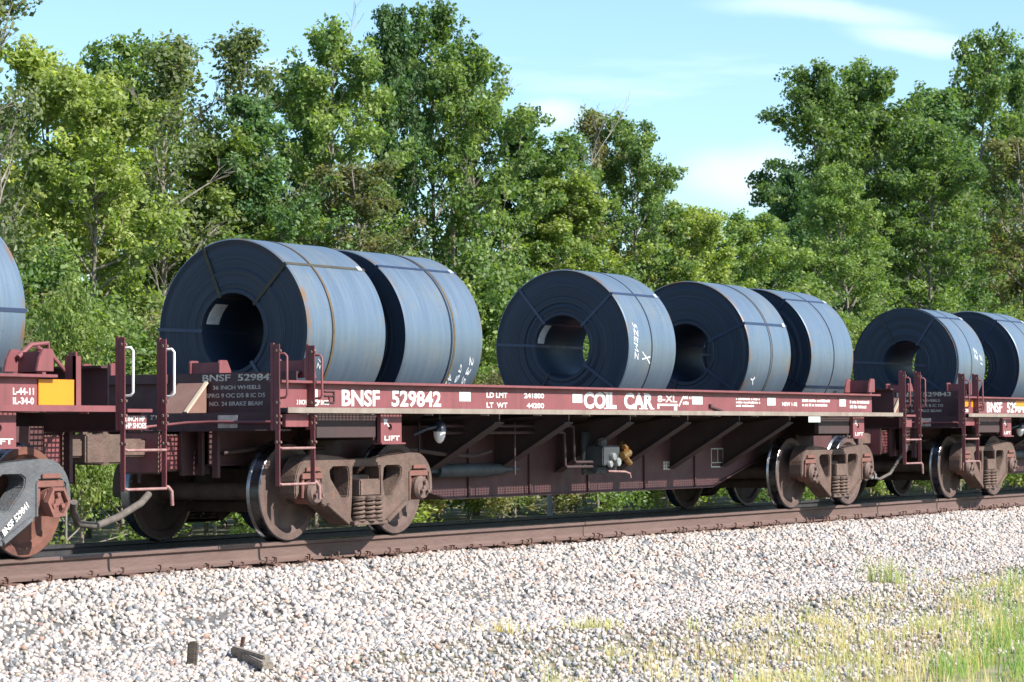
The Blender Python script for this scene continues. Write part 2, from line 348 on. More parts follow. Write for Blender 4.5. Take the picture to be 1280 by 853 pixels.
def sf_trim():                                              # rims, spring shelf and pads cast onto the frame
    m = MB()
    for s in (1, -1):
        m.bar((s*.66, -.072, .335), (s*.32, -.072, .15), .05, .04); m.bar((s*.262, -.07, .70), (s*.262, -.07, .25), .04, .03)
        m.box(*sorted((s*.715, s*.745)), -.075, .08, .34, .62)
    m.box(-.28, .28, -.12, .12, .125, .165)
    m.box(-.62, -.40, -.066, -.055, .715, .75); m.box(.42, .64, -.066, -.055, .715, .75)
    return m.build('frame_rib', 'truck', bevel=.008)
def build_spring():
    m = MB(); n = 5*14
    m.tube([(.055*math.cos(i*2*PI/14), .055*math.sin(i*2*PI/14), .175+.21*i/n) for i in range(n+1)], .0155, 6)
    m.cyl((0, 0, .165), (0, 0, .18), .072, 12); m.cyl((0, 0, .38), (0, 0, .40), .072, 12)
    return m.build('spring', 'truck', smooth=50)
def build_wheel(mname):
    prof = [(-.09, .05), (-.10, .12), (-.05, .15), (-.015, .24), (-.025, .34), (-.055, .372), (-.07, .385), (-.07, .445), (-.062, .454), (-.03, .456), (.035, .461), (.044, .474), (.055, .484), (.066, .476), (.07, .45), (.07, .39), (.035, .37), (.012, .25), (.04, .15), (.08, .12), (.08, .05)]
    mats = [0]*7 + [1]*7 + [0]*8
    m = MB(); m.lathe(prof, (0, 0, 0), 'y', 56, mats, closed=True)
    return m.build('wheel', [mname, 'tread'], smooth=35)
def build_cap(hexa):
    m = MB()
    m.lathe([(.02, .11), (-.07, .115), (-.10, .12), (-.13, .10), (-.135, .0)], (0, 0, .457), 'y', 20)
    if hexa: m.lathe([(-.12, .135), (-.165, .135), (-.165, .105), (-.14, .10)], (0, 0, .457), 'y', 6)
    for k in range(3):
        a = PI/2+k*2*PI/3; x, z = .058*math.cos(a), .457+.058*math.sin(a)
        m.cyl((x, -.12, z), (x, -.165, z), .022, 6)
    m.cyl((0, -.13, .457), (0, -.15, .457), .03, 10)
    return m.build('bearing_cap', 'redpad' if hexa else 'cap', smooth=35)
def build_adapter():
    m = MB(); m.box(-.16, .16, -.075, .08, .575, .63); m.box(-.145, -.105, -.06, .08, .40, .58); m.box(.105, .145, -.06, .08, .40, .58)
    m.lathe([(-.06, .115), (.08, .115)], (0, 0, .457), 'y', 20)
    m.box(-.11, .11, -.088, -.07, .645, .685)
    return m.build('bearing_adapter', 'redpad', bevel=.005)
def truck(car, tx, style='brown'):
    sfm = 'truckgrey' if style == 'grey' else 'truck'; wm = 'wheelred' if style == 'grey' else 'wheel'
    def bol():
        m = MB(); m.box(-.2, .2, -.98, .98, .47, .60); m.box(-.24, .24, -.62, .62, .44, .66); m.box(-.17, .17, -1.13, -.93, .40, .56); m.box(-.17, .17, .93, 1.13, .40, .56)
        m.cyl((0, 0, .6), (0, 0, .86), .2, 20); m.box(-.15, .15, -.72, -.52, .66, .76); m.box(-.15, .15, .52, .72, .66, .76)
        m.bar((-.48, -.7, .30), (-.48, .7, .30), .06, .10); m.bar((.48, -.7, .30), (.48, .7, .30), .06, .10)
        return m.build('truck', 'truck', bevel=.012)
    t = cached('bolster', bol, 'truck', car, (tx, 0, 0))
    if style == 'grey': letter('BNSF 529841', .36, .06, (.335, -1.108, .20), t, rot=(PI/2, -.66, 0), weight=.03)
    for s in (-1, 1):
        rot = (0, 0, 0) if s < 0 else (0, 0, PI)
        f = cached('sf'+sfm, lambda: side_frame_mesh().build('side_frame', sfm, bevel=.012), 'side_frame', t, (0, s*1.02, 0), rot)
        r = cached('sft'+sfm, sf_trim, 'frame_rib', t, (0, s*1.02, 0), rot)
        if sfm == 'truckgrey': r.data.materials.clear(); r.data.materials.append(M[sfm])
        for (x, y) in ((-.15, -.07), (0, -.085), (.15, -.07), (-.15, .08), (.15, .08)):
            cached('spring', build_spring, 'spring', t, (x, s*(1.02) + y*(1 if s < 0 else -1), 0))
        for wx in (-.889, .889):
            cached('cap'+style, lambda: build_cap(style == 'grey'), 'bearing_cap', t, (wx, s*1.02, 0), rot)
            cached('adapter', build_adapter, 'bearing_adapter', t, (wx, s*1.02, 0), rot)
    for wx in (-.889, .889):
        for s in (-1, 1):
            cached('wheel'+wm, lambda: build_wheel(wm), 'wheel', t, (wx, s*.75, .457), (0, 0, 0) if s < 0 else (0, 0, PI))
        def ax():
            m = MB(); m.cyl((0, -.98, .457), (0, .98, .457), .085, 20)
            m.box(-.30, -.24, -.55, .55, .34, .44) if False else None
            return m.build('axle', 'truck', smooth=40)
        cached('axle', ax, 'axle', t, (wx, 0, 0))
        for s in (-1, 1):
            def shoe():
                m = MB(); m.plate([arc(0, .457, .515, -30, 30, 6) + arc(0, .457, .465, 30, -30, 6)], -.045, .045)
                return m.build('brake_shoe', 'truck')
            cached('shoe', shoe, 'brake_shoe', t, (wx, s*.745, 0), (0, 0, 0) if wx < 0 else (0, 0, PI))
    return t

def perforated(m, x0, x1, y0, y1, z, px, py, hx, hy, t=.006):   # sheet with rows of square holes
    nx = max(1, int(round((x1-x0)/px))); ny = max(1, int(round((y1-y0)/py))); px = (x1-x0)/nx; py = (y1-y0)/ny
    for j in range(ny+1):
        a = y0+j*py; w = (py-hy)/2
        m.box(x0, x1, max(y0, a-w), min(y1, a+w), z-t, z)
    for i in range(nx+1):
        a = x0+i*px; w = (px-hx)/2
        for j in range(ny):
            m.box(max(x0, a-w), min(x1, a+w), y0+j*py+(py-hy)/2, y0+(j+1)*py-(py-hy)/2, z-t, z)
    return m

def ladder(car, s, x, wlen, lever, sheet=None):             # s: side, x: left post, two posts with grab irons and two rungs
    Y = 1.41
    yy = lambda a, b: sorted((s*a, s*b)); posts = []
    for px_ in (x, x+wlen):
        m = MB()
        m.box(px_-.012, px_+.0, *yy(Y-.02, Y+.045), 1.03, 1.79); m.box(px_, px_+.055, *yy(Y-.02, Y-.008), 1.03, 1.77); 
        m.box(px_-.014, px_+.012, *yy(Y-.055, Y-.02), 1.03, 1.80)
        m.box(px_-.008, px_+.004, *yy(Y-.01, Y+.04), .53, 1.05); m.box(px_+.004, px_+.03, *yy(Y-.01, Y+.0), .53, 1.05)
        posts.append(m.build('ladder_post', 'paint', car, bevel=.003))
    p = posts[0]
    for z in (.545, .865):
        MB().tube([(x+.02, s*(Y+.01), z+.01), (x+.03, s*(Y+.035), z), (x+wlen-.0, s*(Y+.035), z), (x+wlen+.015, s*(Y+.01), z+.01)], .012, 8).build('rung', 'rungworn', p, smooth=60)
    for px_ in (x, x+wlen):
        q = [(px_+.03, s*(Y+.0), 1.70), (px_+.035, s*(Y+.07), 1.705), (px_+.04, s*(Y+.09), 1.68), (px_+.04, s*(Y+.09), 1.34), (px_+.035, s*(Y+.07), 1.315), (px_+.03, s*(Y+.0), 1.31)]
        MB().tube(q, .011, 8).build('grab_iron', 'paint' if sheet is None else 'whitecup', posts[px_ != x], smooth=60)
    for px_ in (x, x+wlen):
        for z in (1.09, 1.15, .92, 1.73, 1.27):
            b = MB(); b.cyl((px_+.004, s*(Y+.04), z), (px_+.004, s*(Y+.052), z), .013, 6); 
            if s < 0: b.cyl((px_-.012, s*(Y+.012), z), (px_-.026, s*(Y+.012), z), .014, 6)
            b.build('bolt', 'cap', posts[px_ != x])
    if lever:
        MB().tube([(x+wlen+.03, s*(Y-.02), .56), (x+wlen+.07, s*(Y+.0), .555), (x+wlen+.10, s*(Y+.01), .52), (x+wlen+.11, s*(Y+.01), .40)], .016, 8).build('lever_handle', 'rungworn', p, smooth=60)
    return p

def blocks(parent, x, z, lines, w, h=.03, y=-1.372, m='white', seed=1):   # rows of small print too far off to read
    rnd = random.Random(seed)
    for i, lw in enumerate(lines):
        mb = MB()
        zz = z - i*(h*1.55); a = x
        while a < x+w*lw:
            l = rnd.uniform(.02, .05); hh = h*rnd.uniform(.75, 1)
            mb.box(a, a+l, y-.0015, y, zz, zz+hh); a += l + rnd.choice((.008, .008, .008, .03))
        o = mb.build('small_print', m, parent); o['kind'] = 'stuff'

def coil_car(X, number, label, kind):
    car = empty('coil_car', (X, 0, 0), label, 'coil car', 'red coil cars of the freight train')
    B = lambda: MB()
    # ---- side beams: web, top flange
    XB = 6.03
    for s in (-1, 1):
        yy = lambda a, b: sorted((s*a, s*b))
        def f():
            m = B(); m.box(-7.25, 5.88, *yy(1.35, 1.37), 1.224, 1.447); m.box(-7.26, XB, *yy(1.29, 1.435), 1.447, 1.472)
            for x in np.arange(-6.8, 5.8, 1.05): m.box(x-.01, x+.01, *yy(1.0, 1.35), 1.23, 1.445)
            return m.build('side_beam', 'paint', bevel=.003)
        beam = cached('beam%d' % s, f, 'side_beam', car)
        if s < 0: near = beam
        # ---- perforated ledge along the foot of the beam
        def g():
            m = B(); perforated(m, -7.22, 6.68, *yy(1.372, 1.462), 1.226, .055, .03, .042, .024, .002)
            m.box(-7.22, 6.68, *yy(1.462, 1.474), 1.180, 1.229)
            for x in np.arange(-6.9, 6.6, 1.02): m.box(x-.006, x+.006, *yy(1.372, 1.462), 1.165, 1.22)
            return m.build('perforated_ledge', 'paint' if kind == 'left' else 'dusty')
        cached('ledge%d%s' % (s, kind == 'left'), g, 'perforated_ledge', car)
    # ---- trough floor the coils lie in
    def trough():
        m = B()
        for s in (-1, 1):
            m.bar((-6.8, s*.60, 1.262), (5.8, s*.60, 1.262), 1.02, .03, (0, -s*.42, 1))
            m.bar((-6.78, s*1.15, 1.36), (5.8, s*1.15, 1.36), .40, .02, (0, -s*.1, 1))
        m.box(-6.8, 5.8, -.16, .16, 1.03, 1.055)
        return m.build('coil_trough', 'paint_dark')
    cached('trough', trough, 'coil_trough', car)
    for x in (-5.2, -3.4, -1.9, .1, 1.6, 3.2, 5.0):
        def tb():
            m = B()
            m.plate([[(-1.33, 1.20), (1.33, 1.20), (1.33, 1.36), (.9, 1.36), (.35, 1.14), (-.35, 1.14), (-.9, 1.36), (-1.33, 1.36)]], -.02, .02, axis='x')
            return m.build('trough_rib', 'paint_dark')
        cached('trib', tb, 'trough_rib', car, (x, 0, 0))
    # ---- fish-bellied centre sill
    def sill():
        m = B(); pr = [(-7.0, 1.05), (7.0, 1.05), (7.0, .72), (4.7, .72), (3.05, .315), (-3.05, .315), (-4.7, .72), (-7.0, .72)]
        for y in (-.42, .40): m.plate([pr], y, y+.02)
        m.box(-7.0, 7.0, -.42, .42, 1.05, 1.07)
        lo = [(-7.0, .72), (-4.7, .72), (-3.05, .315), (3.05, .315), (4.7, .72), (7.0, .72)]
        for a, b in zip(lo, lo[1:]): m.bar((a[0], 0, a[1]-.008), (b[0], 0, b[1]-.008), .90, .016)
        for x in (-2.6, -1.35, -.05, 1.3, 2.6): m.box(x-.01, x+.01, -.445, -.42, .31, 1.03); 
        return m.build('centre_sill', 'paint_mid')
    cs = cached('sill', sill, 'centre_sill', car)
    # ---- cross bearers from the ledge down to the centre sill
    for x in (-3.45, -2.05, -.7, .67, 2.0, 3.4):
        for s in (-1, 1):
          def cb():
                m = B()
                m.plate([[(s*.42, 1.05), (s*1.35, 1.18), (s*1.35, 1.10), (s*.42, .56)]], -.008, .008, axis='x')
                m.bar((0, s*1.35, 1.10), (0, s*.42, .555), .17, .014, (1, 0, 0)) if False else m.add(
                    [(-.085, s*1.35, 1.10), (.085, s*1.35, 1.10), (.085, s*.42, .555), (-.085, s*.42, .555), (-.085, s*1.35, 1.088), (.085, s*1.35, 1.088), (.085, s*.42, .543), (-.085, s*.42, .543)],
                    [(0,1,2,3),(7,6,5,4),(0,4,5,1),(1,5,6,2),(2,6,7,3),(3,7,4,0)])
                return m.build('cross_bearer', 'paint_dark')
          cached('cb%d' % s, cb, 'cross_bearer', car, (x, 0, 0))
    # ---- body bolsters with jacking pads
    for tx in (-5.44, 5.44):
        def bb():
            m = B(); m.box(-.20, .20, -1.30, 1.30, .93, 1.175); m.box(-.28, .28, -.6, .6, .80, .95)
            m.box(-1.15, -.2, -1.33, -1.27, .955, 1.175); m.box(-1.15, -.2, 1.27, 1.33, .955, 1.175)
            return m.build('body_bolster', 'paint_dark', bevel=.004)
        b = cached('bb', bb, 'body_bolster', car, (tx, 0, 0))
        for s in (-1, 1):
            def jp():
                m = B(); m.plate([[(-.175, .905), (.175, .905), (.175, 1.172), (-.175, 1.172)], arc(-.02, 1.05, .034, 0, 324, 9)], -1.372, -1.33)
                m.box(-.06, .02, -1.331, -1.327, 1.0, 1.1)
                m.box(-.20, .20, -1.40, -1.3, .890, .905)
                return m.build('jacking_pad', 'paint')
            j = cached('jp', jp, 'jacking_pad', car, (tx, 0, 0), (0, 0, 0) if s < 0 else (0, 0, PI))
            if s < 0:
                letter('LIFT', .26, .045, (-.12, -1.374, .925), j, weight=.03)
                MB().add([(-.13, -1.3735, 1.13), (-.06, -1.3735, 1.125), (-.075, -1.3735, 1.10), (-.03, -1.3735, 1.06), (-.045, -1.3735, 1.05), (-.09, -1.3735, 1.09), (-.12, -1.3735, 1.07)], [(0,1,2,3,4,5,6)]).build('arrow_mark', 'white', j)
        truck(car, tx, 'grey' if kind == 'left' else 'brown')
    # ---- end sills, end platforms (perforated), end plates, ramps, stops
    for e in (-1, 1):
        fx = lambda a, b: sorted((e*a, e*b))
        def es():
            m = B(); m.box(*fx(7.16, 7.18), -1.34, 1.34, 1.02, 1.19); m.box(*fx(7.0, 7.16), -1.34, 1.34, 1.02, 1.035); m.box(*fx(6.85, 7.16), -1.34, 1.34, 1.175, 1.19) if e > 9 else None
            m.box(*fx(7.19, 7.2), -.25, .25, .70, 1.0); m.box(*fx(6.9, 7.19), -.25, -.22, .62, 1.05); m.box(*fx(6.9, 7.19), .22, .25, .62, 1.05)
            return m.build('end_sill', 'plate')
        sillo = cached('es%d' % e, es, 'end_sill', car)
        def pf():
            m = B(); perforated(m, *fx(6.84, 7.15), -1.30, 1.30, 1.188, .055, .055, .040, .038, .003)
            perforated(m, *fx(7.19, 7.50), -1.32, 1.32, 1.03, .05, .05, .036, .034, .003)
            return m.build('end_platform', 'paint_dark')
        cached('pf%d' % e, pf, 'end_platform', car)
        def ep():
            m = B(); m.box(*fx(6.81, 6.83), -1.28, 1.28, 1.19, 1.56); m.box(*fx(6.73, 6.81), -1.28, 1.28, 1.54, 1.56); m.box(*fx(6.83, 6.88), .20, 1.28, 1.47, 1.555)
            return m.build('end_plate', 'plate')
        epo = cached('ep%d' % e, ep, 'end_plate', car)
        def rp():
            m = B()
            m.add([(e*7.16, -.26, 1.19), (e*7.16, .06, 1.19), (e*6.85, .06, 1.47), (e*6.85, -.26, 1.47)], [(0, 1, 2, 3)])
            for y in (-.26, .06): m.plate([[(e*7.16, 1.19), (e*6.85, 1.47), (e*6.85, 1.19)]], y-.008, y+.008)
            m.cm = 1; m.bar((e*7.165, -.275, 1.195), (e*6.855, -.275, 1.475), .035, .022, (0, 0, 1))
            return m.build('sloped_gusset', ['tan', 'cream'])
        cached('rp%d' % e, rp, 'sloped_gusset', car)
        for (y0, y1, x) in ((-.37, .0, 6.80), (-1.30, -.96, 6.76 if e < 0 else 6.12), (.96, 1.30, 6.76 if e < 0 else 6.12)):
            def st():
                m = B()
                for yy_ in (0., .34):
                    m.plate([[(e*0, 1.50), (e*-.20, 1.50), (e*-.17, 1.60), (e*-.12, 1.68), (e*-.02, 1.68), (0, 1.66)]], yy_-.012, yy_+.012)
                m.box(*sorted((e*-.02, e*-.035)), 0, .34, 1.50, 1.66)
                return m.build('coil_stop', 'paint', bevel=.003)
            cached('st%d' % e, st, 'coil_stop', car, (e*x, y0, 0))
        # coupler with cushioning unit
        def cu():
            m = B(); m.cm = 1; m.box(*fx(7.0, 7.46), -.21, .21, .66, 1.0); m.box(*fx(7.46, 7.50), -.24, .24, .64, 1.02); m.cm = 0
            m.box(*fx(7.48, 7.92), -.08, .08, .80, .96)
            m.plate([[(e*7.88, -.13), (e*8.02, -.17), (e*8.16, -.15), (e*8.14, -.02), (e*8.04, .03), (e*8.16, .10), (e*8.14, .17), (e*8.0, .20), (e*7.88, .14)]], .74, 1.0, axis='y')
            # plate lies in xz by default: turn the head so that its outline is seen from above
            n0 = len(m.v) - 18
            for i in range(n0, len(m.v)): x, y, z = m.v[i]; m.v[i] = (x, z, y)
            return m.build('coupler', ['truck', 'paint'], bevel=.014)
        cp = cached('cu%d' % e, cu, 'coupler', car)
        def kn():
            m = B(); m.lathe([(.73, .0), (.73, .075), (1.01, .075), (1.01, .0)], (e*8.12, -e*.09, 0), 'z', 14); m.box(*fx(7.96, 8.02), -.025, .025, 1.0, 1.12)
            return m.build('knuckle', 'truck', smooth=40)
        cached('kn%d' % e, kn, 'knuckle', cp)
        # hangers and brackets under the end
        for bx_ in (((7.10, 7.14), -.62, -.56, .60, 1.02), ((7.02, 7.06), -.38, -.33, .62, 1.02), ((7.02, 7.07), .33, .37, .55, 1.02)):
            B().box(*fx(*bx_[0]), *bx_[1:]).build('hanger_bracket', 'plate', car)
        # uncoupling lever
        lv = B(); lv.tube([(e*7.22, -1.36, 1.04), (e*7.22, -1.30, 1.10), (e*7.22, -.62, 1.105), (e*7.3, -.40, 1.10), (e*7.6, -.12, 1.06), (e*7.95, -.05, 1.10)], .014, 8)
        lv.build('uncoupling_lever', 'paint', car, smooth=60)
        # air hose with glad hand hanging below the coupler
        if (kind, e) not in (('left', 1), ('middle', -1)):
            h = B(); h.tube([(e*7.12, -.45, .70), (e*7.2, -.45, .66), (e*7.35, -.44, .56), (e*7.6, -.42, .38), (e*7.9, -.38, .30), (e*8.11, -.36, .34)], .022, 10)
            ho = h.build('air_hose', 'hose', car, smooth=60)
            g_ = B(); g_.box(*fx(8.05, 8.18), -.41, -.31, .31, .39); g_.cyl((e*7.12, -.45, .68), (e*7.12, -.45, .80), .04, 10); g_.build('hose_coupling', 'steelbright', ho, bevel=.01)
    # pipes, valve and brake gear ---------------------------------------------
    m = B(); m.tube([(-6.9, -.5, .82), (-6.5, -.62, .86), (-5.6, -.7, .86)], .022, 8)
    m.tube([(-3.9, -.92, 1.065), (-1.25, -.92, 1.065), (-1.22, -.92, 1.05), (-1.20, -.92, .69), (-1.17, -.92, .665), (-.6, -.92, .66)], .017, 8)
    m.tube([(-3.9, -.92, .995), (-1.45, -.92, .995), (-1.42, -.92, .98), (-1.40, -.92, .64), (-1.37, -.92, .615), (-.6, -.92, .61)], .017, 8)
    m.tube([(-4.6, -.8, .86), (-3.6, -.75, .78), (-2.9, -.7, .75), (-2.5, -.65, .80)], .022, 8)
    for (x, z0, z1) in ((-4.25, .60, 1.1), (-2.42, .55, 1.1)): m.cyl((x, -.9, z0), (x, -.9, z1), .012, 8)
    m.build('brake_pipe', 'paint_dark', car, smooth=60)
    m = B(); m.lathe([(0, .02), (.0, .06), (.06, .075), (.9, .075), (1.25, .06), (1.27, .03), (1.6, .03), (1.6, 0)], (-3.35, -.525, .60), 'x', 20); m.tube([(-4.0, -.525, .60), (-3.35, -.525, .60)], .022, 8)
    m.build('slack_adjuster', 'greyblue', car, smooth=40)
    vb = B(); vb.box(-.80, -.42, -1.06, -0.84, .62, .84); vb.cyl((-.72, -0.99, .84), (-.72, -0.99, .93), .06, 12); vb.cyl((-.5, -0.99, .55), (-.5, -0.99, .66), .06, 12); vb.box(-.85, -.38, -0.84, -.80, .52, 1.0); vb.cyl((-.8, -0.94, .58), (-.4, -0.94, .58), .045, 12)
    valve = vb.build('brake_valve', 'greyblue', car, bevel=.012)
    vb = B(); vb.cyl((-.44, -1.09, .72), (-.28, -1.09, .76), .05, 12); vb.cyl((-.36, -1.11, .80), (-.36, -1.04, .86), .04, 10); vb.cyl((-.38, -1.11, .70), (-.3, -1.12, .64), .035, 10); vb.build('valve_cock', 'brass', valve, smooth=40)
    vb = B(); vb.cyl((-.62, -1.06, .72), (-.62, -1.11, .72), .045, 10); vb.cyl((-.54, -1.06, .66), (-.54, -1.12, .66), .05, 10); vb.cyl((-.68, -1.06, .64), (-.68, -1.10, .64), .04, 10); vb.build('valve_cover', 'steelbright', valve, bevel=.006)
    MB().tube([(-.75, -1.09, .56), (-.45, -1.14, .55), (-.36, -1.15, .53), (-.34, -1.15, .48)], .012, 8).build('release_handle', 'rungworn', valve, smooth=60)
    v = B(); v.lathe([(.0, .062), (-.05, .058), (-.09, .042), (-.115, .018), (-.118, .001)], (-4.215, -1.12, 1.01), 'z', 16)
    v.v = [(x, y, 1.01+(z-1.01)*1.0) for x, y, z in v.v]; lamp = v.build('white_cup', 'whitecup', car, smooth=60)
    v = B(); v.lathe([(.12, .001), (.11, .03), (.07, .062), (-.0, .07), (-.012, .03)], (-4.215, -1.12, 1.01), 'z', 16); v.cyl((-4.215, -1.12, 1.1), (-4.215, -1.12, 1.2), .012, 8); v.tube([(-4.215, -1.12, 1.06), (-4.4, -1.1, 1.04), (-4.5, -1.0, .98)], .02, 8); v.build('dark_cap', 'bluecap', lamp, smooth=60)
    lamp.scale = (1, 1, 1)
    # stencil panel and patches on the centre sill
    m = B(); y = -.4235
    for (a, b, c, d) in ((3.06, 3.40, .77, .785), (3.06, 3.40, .545, .56), (3.06, 3.075, .56, .77), (3.385, 3.40, .56, .77), (3.06, 3.40, .60, .61), (3.235, 3.25, .61, .77)): m.box(a, b, y-.002, y, c, d)
    m.build('stencil_frame', 'reflect', cs)
    m = B()
    for i in range(3):
        for j in range(3): m.box(1.80+i*.055, 1.845+i*.055, y-.002, y, .535+j*.036, .565+j*.036)
    m.build('stencil_patch', 'offwhite', cs)
    # ---- ladders
    ladder(car, -1, -7.31, .53, True)
    ladder(car, -1, 6.83, .53, True, 'w' if kind == 'left' else None)
    ladder(car, 1, -7.31, .53, False); ladder(car, 1, 6.83, .53, False)
    for bx_ in ((-7.15, -6.80, -1.395, -1.35, 1.055, 1.17), (6.87, 7.17, -1.395, -1.35, 1.035, 1.155), (6.86, 7.18, -1.45, -1.36, 1.176, 1.205)):
        B().box(*bx_).build('step_bracket', 'paint', car, bevel=.003)
    # ---- handbrake post and details at the far end of each car
    m = B(); m.box(6.00, 6.04, -1.30, -1.24, 1.47, 1.60)
    if kind == 'left':
        m.box(6.38, 6.46, -1.30, -1.28, 1.19, 1.63); m.box(6.38, 6.40, -1.30, -1.20, 1.19, 1.63); m.tube([(6.05, -1.0, 1.62), (6.2, -1.0, 1.72), (6.4, -1.0, 1.74), (6.42, -1.0, 1.60)], .02, 8); m.tube([(6.1, -1.15, 1.70), (6.3, -1.15, 1.62), (6.4, -1.2, 1.50)], .018, 8)
    m.build('brake_post', 'paint', car)
    # ---- writing on the near beam
    Yt = -1.3705
    def W(s, x0, x1, z0, z1, mt='white', wt=.012): letter(s, x1-x0, z1-z0, (x0, Yt, z0), near, mt, weight=wt)
    o = 6.33
    if kind != 'left':
        sy = lambda v: v-o
        W('BNSF', sy(.08), sy(.70), 1.245, 1.402, wt=.03); W(number, sy(.90), sy(1.76), 1.243, 1.402, wt=.03)
    if kind == 'middle':
        W('LD LMT', sy(2.60), sy(3.0), 1.345, 1.40, wt=.03); W('241800', sy(3.33), sy(3.73), 1.345, 1.40, wt=.03)
        W('LT  WT', sy(2.60), sy(3.0), 1.243, 1.298, wt=.03); W('44200', sy(3.38), sy(3.73), 1.243, 1.298, wt=.03)
        for word, a, b in (('COIL', 4.56, 5.28), ('CAR', 5.45, 6.13)):
            W(word, sy(a), sy(b), 1.243, 1.425, wt=.045)
        m = B()
        for (a, b) in ((5.0, 5.09), (5.115, 5.28), (5.65, 5.74), (5.79, 5.87), (5.93, 6.0), (6.06, 6.15)): m.box(sy(a), sy(b), Yt-.0019, Yt, 1.243, 1.256)
        for (a, b) in ((5.0, 5.09), (5.115, 5.19), (5.90, 5.97)): m.box(sy(a), sy(b), Yt-.0019, Yt, 1.412, 1.425)
        m.build('letter_serif', 'white', near)
        W('8-XL', sy(6.23), sy(6.70), 1.325, 1.405, wt=.02)
        m = B(); m.box(sy(6.22), sy(6.72), Yt-.002, Yt, 1.285, 1.308); m.box(sy(6.22), sy(6.27), Yt-.002, Yt, 1.25, 1.285); m.box(sy(6.62), sy(6.70), Yt-.002, Yt, 1.235, 1.285); m.bar((sy(6.74), Yt-.001, 1.28), (sy(6.86), Yt-.001, 1.40), .002, .02, (1, 0, 0)) 
        m.build('emblem', 'white', near)
        blocks(near, sy(6.84), 1.365, (.8, .45), .28, .04, Yt, seed=3); blocks(near, sy(8.2), 1.365, (1, 1, .75), .62, .026, Yt, seed=4)
        blocks(near, sy(10.05), 1.355, (1, .85), .85, .035, Yt, seed=5); blocks(near, sy(11.5), 1.345, (1, .85), .6, .04, Yt, seed=6)
        W('NEW 1-02', sy(9.47), sy(9.90), 1.30, 1.35, wt=.03); W('3 INCH HP COMP SHOES', sy(-.62), sy(-.12), 1.255, 1.30, wt=.03)
        m = B()
        for (a, b) in ((-.42, -.30), (2.09, 2.30), (4.32, 4.53), (7.07, 7.33), (9.05, 9.28), (11.17, 11.37)):
            m.box(sy(a), sy(b), Yt-.002, Yt, 1.305, 1.40)
            if a > 0: m.build('reflector', 'reflect', near); m = B()
            else: m.box(sy(a), sy(b), Yt-.002, Yt, 1.245, 1.305); m.build('reflector', 'reflect', near); m = B()
        m.box(sy(10.0), sy(10.35), -1.478, -1.474, 1.10, 1.172); m.build('reflector', 'reflect', near)
    elif kind == 'right':
        for bx_ in ((-6.86, -6.62, 1.32), (-7.2, -6.95, 1.32), (-5.05, -4.6, 1.34)): B().box(bx_[0], bx_[1], Yt-.002, Yt, bx_[2], 1.425).build('reflector', 'yellow', near)
        m = B(); m.box(-7.22, -6.98, Yt-.002, Yt, 1.25, 1.29); m.build('reflector', 'reflect', near)
    else:
        W('L-44-11', -4.34+9.92, -4.10+9.92, 1.31, 1.365, wt=.03); W('IL-34-0', -4.34+9.92, -4.10+9.92, 1.235, 1.29, wt=.03)
        m = B(); m.box(5.862, 6.28, Yt-.012, Yt-.008, 1.232, 1.435); m.build('reflector', 'yellow', near)
        blocks(near, 5.0, 1.31, (1, 1), .35, .045, Yt, seed=8)
        for s_, a_, c_ in (('2 INCH HP', 6.88, 1.102), ('HP SHOES', 6.90, 1.046)): letter(s_, .26, .045, (a_, -1.3965, c_), car, 'white', weight=.03)
    m = B()
    for (a, b, c, d) in ((-6.53, -6.37, 1.375, 1.385), (-6.53, -6.37, 1.275, 1.285), (-6.385, -6.37, 1.285, 1.375), (-6.46, -6.45, 1.285, 1.34), (-6.53, -6.38, 1.335, 1.345)): m.box(a, b, Yt-.012, Yt+.002, c, d)
    m.build('placard_holder', 'plate', near)
    m = B(); m.bar((1.17, -1.372, 1.285), (1.45, -1.40, 1.235), .03, .02); m.box(1.155, 1.195, -1.40, -1.37, 1.27, 1.31); m.build('tie_down_ring', 'plate', near)
    # ---- writing on the near-left end plate and end sill
    Xe = -6.832
    for s_, y0, y1, z0, z1 in (('BNSF  '+number, -.21, -1.05, 1.482, 1.545), ('36 INCH WHEELS', -.33, -.88, 1.405, 1.443), ('SPRG 9 OC D5 8 IC D5', -.25, -.93, 1.33, 1.37), ('NO. 24 BRAKE BEAM', -.29, -.90, 1.255, 1.295)):
        letter(s_, y0-y1, z1-z0, (Xe, y0, z0), epos_near(car), 'offwhite', rot=ROT_END, weight=.02)
    es_ = [c for c in car.children if c.name.startswith('end_sill')][0]
    letter('2" KNIE', .17, .04, (-7.182, .12, 1.135), es_, 'offwhite', rot=ROT_END, weight=.02)
    m = B(); m.box(-7.184, -7.18, -.88, -.66, 1.05, 1.165); m.build('pale_patch', 'offwhite', es_)
    return car
def epos_near(car): return [c for c in car.children if c.name.startswith('end_plate') and min(v.co.x for v in c.data.vertices) < 0][0]

coil_car(6.33, '529842', 'maroon coil car lettered COIL CAR carrying five blue-grey steel coils on the rails', 'middle')
coil_car(22.62, '529843', 'maroon coil car numbered 529843 at the right edge, coupled behind the COIL CAR wagon', 'right')
coil_car(-9.92, '529841', 'maroon coil car with solid yellow panel and grey truck frame at left edge', 'left')

